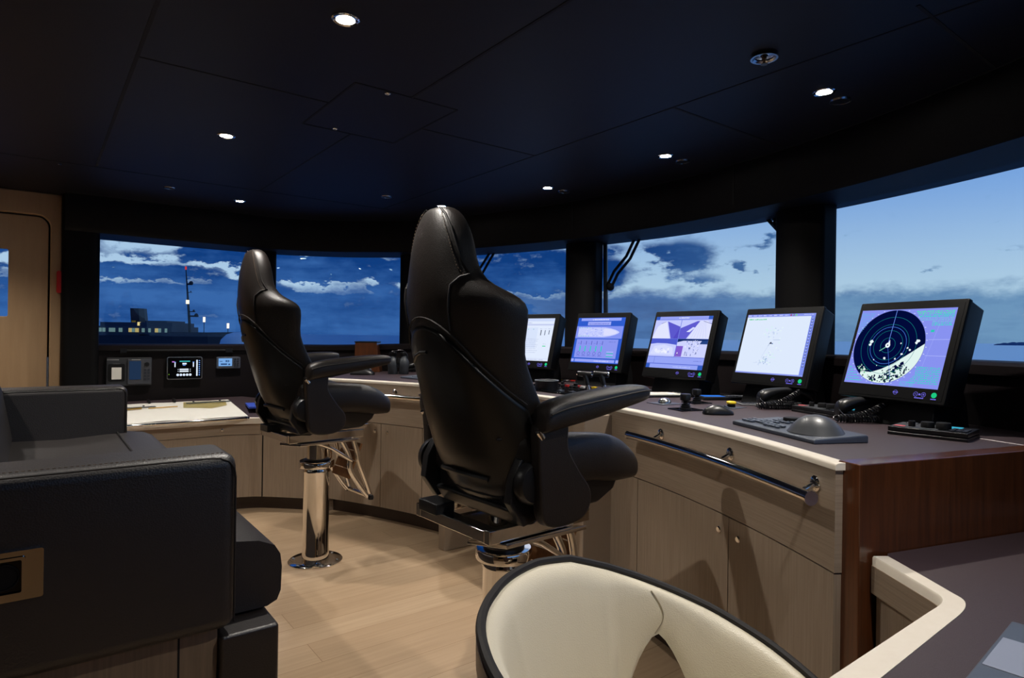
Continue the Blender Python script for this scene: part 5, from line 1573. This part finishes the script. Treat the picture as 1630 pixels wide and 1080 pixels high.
for i in range(6):
    for j in range(3): m = MB(KEYP); m.bb((-.052 + i * .018, -.028 + j * .02, .008), (-.039 + i * .018, -.014 + j * .02, .010)); m.build('key', t)
# notepad
x, y = wp(1052, 631); t = thing('clipboard', 'black clipboard with a white sheet of paper beyond the armrest tip', 'clipboard', (x, y, ZW), AR + .15)
m = MB(BLACK); m.bb((-.11, -.075, 0), (.11, .075, .012)); m.build('board', t, bevel=.004)
m = MB(PAPER); m.bb((-.10, -.07, .012), (.095, .07, .015)); pp = m.build('paper', t)
m = MB(GREYP)
for k in range(5): m = MB(GREYP); m.bb((-.08, -.05 + .022 * k, .0151), (.05 - .02 * (k % 2), -.048 + .022 * k, .0154)); m.build('ruled_line', pp)
m = MB(STEEL); m.bb((.075, -.03, .015), (.10, .03, .022)); m.build('clip', t, bevel=.002)


def radar_control(label, loc, rz, wd):
    t = thing('radio_control_panel', label, 'control panel', loc, rz, 'black control panels with knobs')
    # local x to the viewer's right, y away
    m = MB(BLACK); m.bb((0, 0, 0), (wd, .17, .010)); m.bb((0, .004, .012), (wd, .166, .026)); m.build('housing', t, bevel=.002)
    m = MB(mat('grey_legend_plate', lin((70, 72, 76)), .4)); m.bb((.005, .01, .026), (wd * .62, .15, .0275)); m.build('legend_plate', t)
    m = MB(mat('pink_label', lin((214, 92, 100)), .5)); m.bb((wd * .06, .02, .0275), (wd * .19, .045, .0285)); m.build('label', t)
    for fx, r_, h in ((.27, .010, .018), (.46, .019, .018), (.66, .021, .020)):
        m = MB(MATTE); m.lathe([(r_, 0), (r_, h - .003), (r_ * .9, h), (.0005, h)], (wd * fx, .045 + (.012 if r_ > .015 else 0), .0275), 24); k = m.build('knob', t, smooth=True)
    m = MB(glow((60, 170, 200))); m.bb((wd * .62, .09, .0262), (wd * .82, .15, .0272)); m.build('display', t)
    for i in range(3):
        for j in range(3): m = MB(KEYP); m.bb((wd * (.76 + .075 * i), .02 + .024 * j, .026), (wd * (.82 + .075 * i), .038 + .024 * j, .030)); m.build('key', t)
    for i in range(4): m = MB(mat('pale_key')); m.bb((wd * (.1 + .1 * i), .12, .0275), (wd * (.16 + .1 * i), .135, .030)); m.build('switch', t)
    return t


radar_control('black control panel with three knobs and a turquoise display, right of the nearest telephone', (2.205, .885, ZW), radians(-84), .215)
radar_control('black control panel with three knobs between the two telephones on the right', (2.55, 1.40, ZW), radians(-112), .25)

# ---- centre panel with the thrust levers
cp = thing('control_panel', 'black centre control panel with lit and coloured switches beyond the nearer armrest', 'control panel', (2.20, 2.10, ZW))
m = MB(GLOSSB); m.bb((0, 0, 0), (.42, .92, .008)); m.build('plate', cp, bevel=.003)
random.seed(21)
cols = [RED, GREENP, YELLOW, WHITEK, WHITEK, STEEL, GREYP, KEYP]
for i in range(13):
    m = MB(random.choice(cols)); x = .35 + .03 * (i % 2); y = .03 + .067 * i; m.bb((x, y, .008), (x + .018, y + .03, .014)); m.build('switch', cp)
for i in range(9):
    m = MB(random.choice((KEYP, STEEL, GREYP))); y = .06 + .095 * i; m.bb((.06, y, .008), (.09, y + .03, .013)); m.build('switch', cp)
for (x, y, r_, h) in ((.14, .56, .022, .020), (.20, .47, .016, .035), (.10, .40, .012, .030), (.14, .84, .016, .02), (.06, .66, .02, .012), (.22, .60, .012, .036)):
    m = MB(MATTE); m.lathe([(r_ * 1.4, 0), (r_ * 1.4, .005), (r_, .006), (r_, h * .5), (r_ * .7, h * .6), (r_ * .8, h), (.0005, h + .002)], (x, y, .008), 20); m.build('knob', cp, smooth=True)
m = MB(glow((30, 60, 120))); m.bb((.20, .24, .008), (.28, .36, .0086)); m.build('display', cp)
# steering dish
x, y = wp(870, 622); t = thing('steering_ring', 'low open black cylinder with grey rim on the centre panel beside the chair back', 'steering control', (x, y, ZW + .008))
m = MB(BLACK); m.lathe([(.062, 0), (.066, .046), (.067, .049), (.063, .050), (.061, .046), (.055, .008), (.0005, .006)], n=44); m.build('cup', t, smooth=True, ang=70)
m = MB(mat('rim_grey', lin((110, 114, 120)), .4)); m.lathe([(.0645, .0495), (.0665, .0515), (.0685, .0495), (.0665, .0475)], n=44, cap=False); m.build('rim', t, smooth=True)


def lever(label, px, py):
    x, y = wp(px, py, ZW + .008); t = thing('thrust_lever', label, 'lever', (x, y, ZW + .008), radians(0), 'thrust levers')
    m = MB(GLOSSB); m.bb((-.06, -.028, 0), (.06, .028, .012)); m.build('base', t, bevel=.003)
    a, b = Vector((.0, .0, .01)), Vector((-.012, .028, .105))
    m = MB(STEEL); m.tube([a, a.lerp(b, .45)], [.010, .008], 12); m.build('shaft', t, smooth=True)
    m = MB(BLACK); m.tube([a.lerp(b, .4), b], [.011, .014], 14); st = m.build('sleeve', t, smooth=True)
    d = Vector((RGT[0], RGT[1], -.06)).normalized()
    m = MB(BLACK); m.tube([b - d * .038, b - d * .033, b + d * .032], [.011, .0135, .0145], 16); g = m.build('grip', t, smooth=True)
    m = MB(CHROME); m.tube([b + d * .032, b + d * .040, b + d * .043], [.015, .015, .010], 16); m.build('end_cap', g, smooth=True)
    m = MB(CHROME); m.tube([b - d * .043, b - d * .038], [.007, .010], 12); m.build('grip_button', g, smooth=True)
    return t


lever('left one of the two black T-handled thrust levers in front of the ship plan monitor', 939, 629)
lever('right one of the two black T-handled thrust levers in front of the ship plan monitor', 965, 629)
# strip of switches along the back of the worktop
for lab, a, b in (('narrow black switch strip with coloured buttons below the ship plan monitor', (885, 607), (985, 612)), ('narrow black switch strip below the left edge of the four camera monitor', (960, 617), (1045, 622))):
    p, q = Vector(wp(*a)), Vector(wp(*b)); d = (q - p)
    t = thing('switch_strip', lab, 'control panel', (p.x, p.y, ZW), atan2(d.y, d.x), 'switch strips')
    L_ = min(d.length, .7); m = MB(BLACK); m.bb((0, -.02, 0), (L_, .03, .006)); m.build('strip', t, bevel=.002)
    for i in range(int(L_ / .05)):
        m = MB(random.choice((RED, GREENP, WHITEK, WHITEK, YELLOW, GREYP))); m.bb((.012 + i * .05, -.012, .006), (.042 + i * .05, .014, .012)); m.build('button', t)
x, y = wp(848, 605); t = thing('label_panel', 'small panel of pink and white labels behind the steering ring', 'control panel', (x, y, ZW), AR)
m = MB(BLACK); m.bb((-.12, -.06, 0), (.12, .06, .006)); m.build('plate', t)
for i in range(7):
    for j in range(3): m = MB(random.choice((mat('pink_label'), WHITEK, WHITEK, GREYP))); m.bb((-.11 + .032 * i, -.05 + .034 * j, .006), (-.086 + .032 * i, -.03 + .034 * j, .009)); m.build('label', t)

# binoculars standing on their lenses
x, y = wp(634, 596); t = thing('binoculars', 'dark grey rubber binoculars standing upright at the left of the console', 'binoculars', (x, y, ZW), AR)
RB = mat('grey_rubber_armour', lin((52, 56, 62)), .5)
for sx_ in (-1, 1):
    m = MB(RB); m.lathe([(.034, 0), (.037, .004), (.036, .05), (.039, .06), (.040, .095), (.030, .115), (.022, .125), (.020, .140)], (sx_ * .042, 0, 0), 24); m.build('barrel', t, smooth=True)
    m = MB(MATTE); m.lathe([(.021, .138), (.023, .142), (.023, .165), (.020, .168), (.012, .166)], (sx_ * .036, .0, 0), 20); m.build('eyepiece', t, smooth=True)
m = MB(RB); m.bb((-.03, -.015, .05), (.03, .015, .12)); m.build('bridge', t, bevel=.006); m = MB(MATTE); m.lathe([(.013, -.02), (.014, 0), (.013, .02)], (0, -.018, .105), 18); m.build('focus_wheel', t, smooth=True)
m = MB(RUBBER); m.tube(smooth_path([(-.06, 0, .12), (-.065, -.02, .16), (-.02, -.03, .178), (.03, -.01, .182), (.065, .0, .15), (.07, 0, .11)], 5), .005, 6); m.build('strap', t, smooth=True)
# mahogany box in the corner
x, y = 2.30, 4.60
t = thing('chart_box', 'red-brown mahogany box against the dash in the left corner of the console behind the binoculars', 'box', (2.19, 4.62, ZW), radians(58))
m = MB(MAHOG); m.loft([[(0, 0, 0), (.30, 0, 0), (.30, .20, 0), (0, .20, 0)], [(.02, .03, .235), (.30, .03, .235), (.30, .20, .235), (.02, .20, .235)]]); m.build('box_body', t, bevel=.004)
m = MB(BLACK); m.bb((.018, .028, .235), (.305, .205, .245)); m.build('lid', t, bevel=.003)
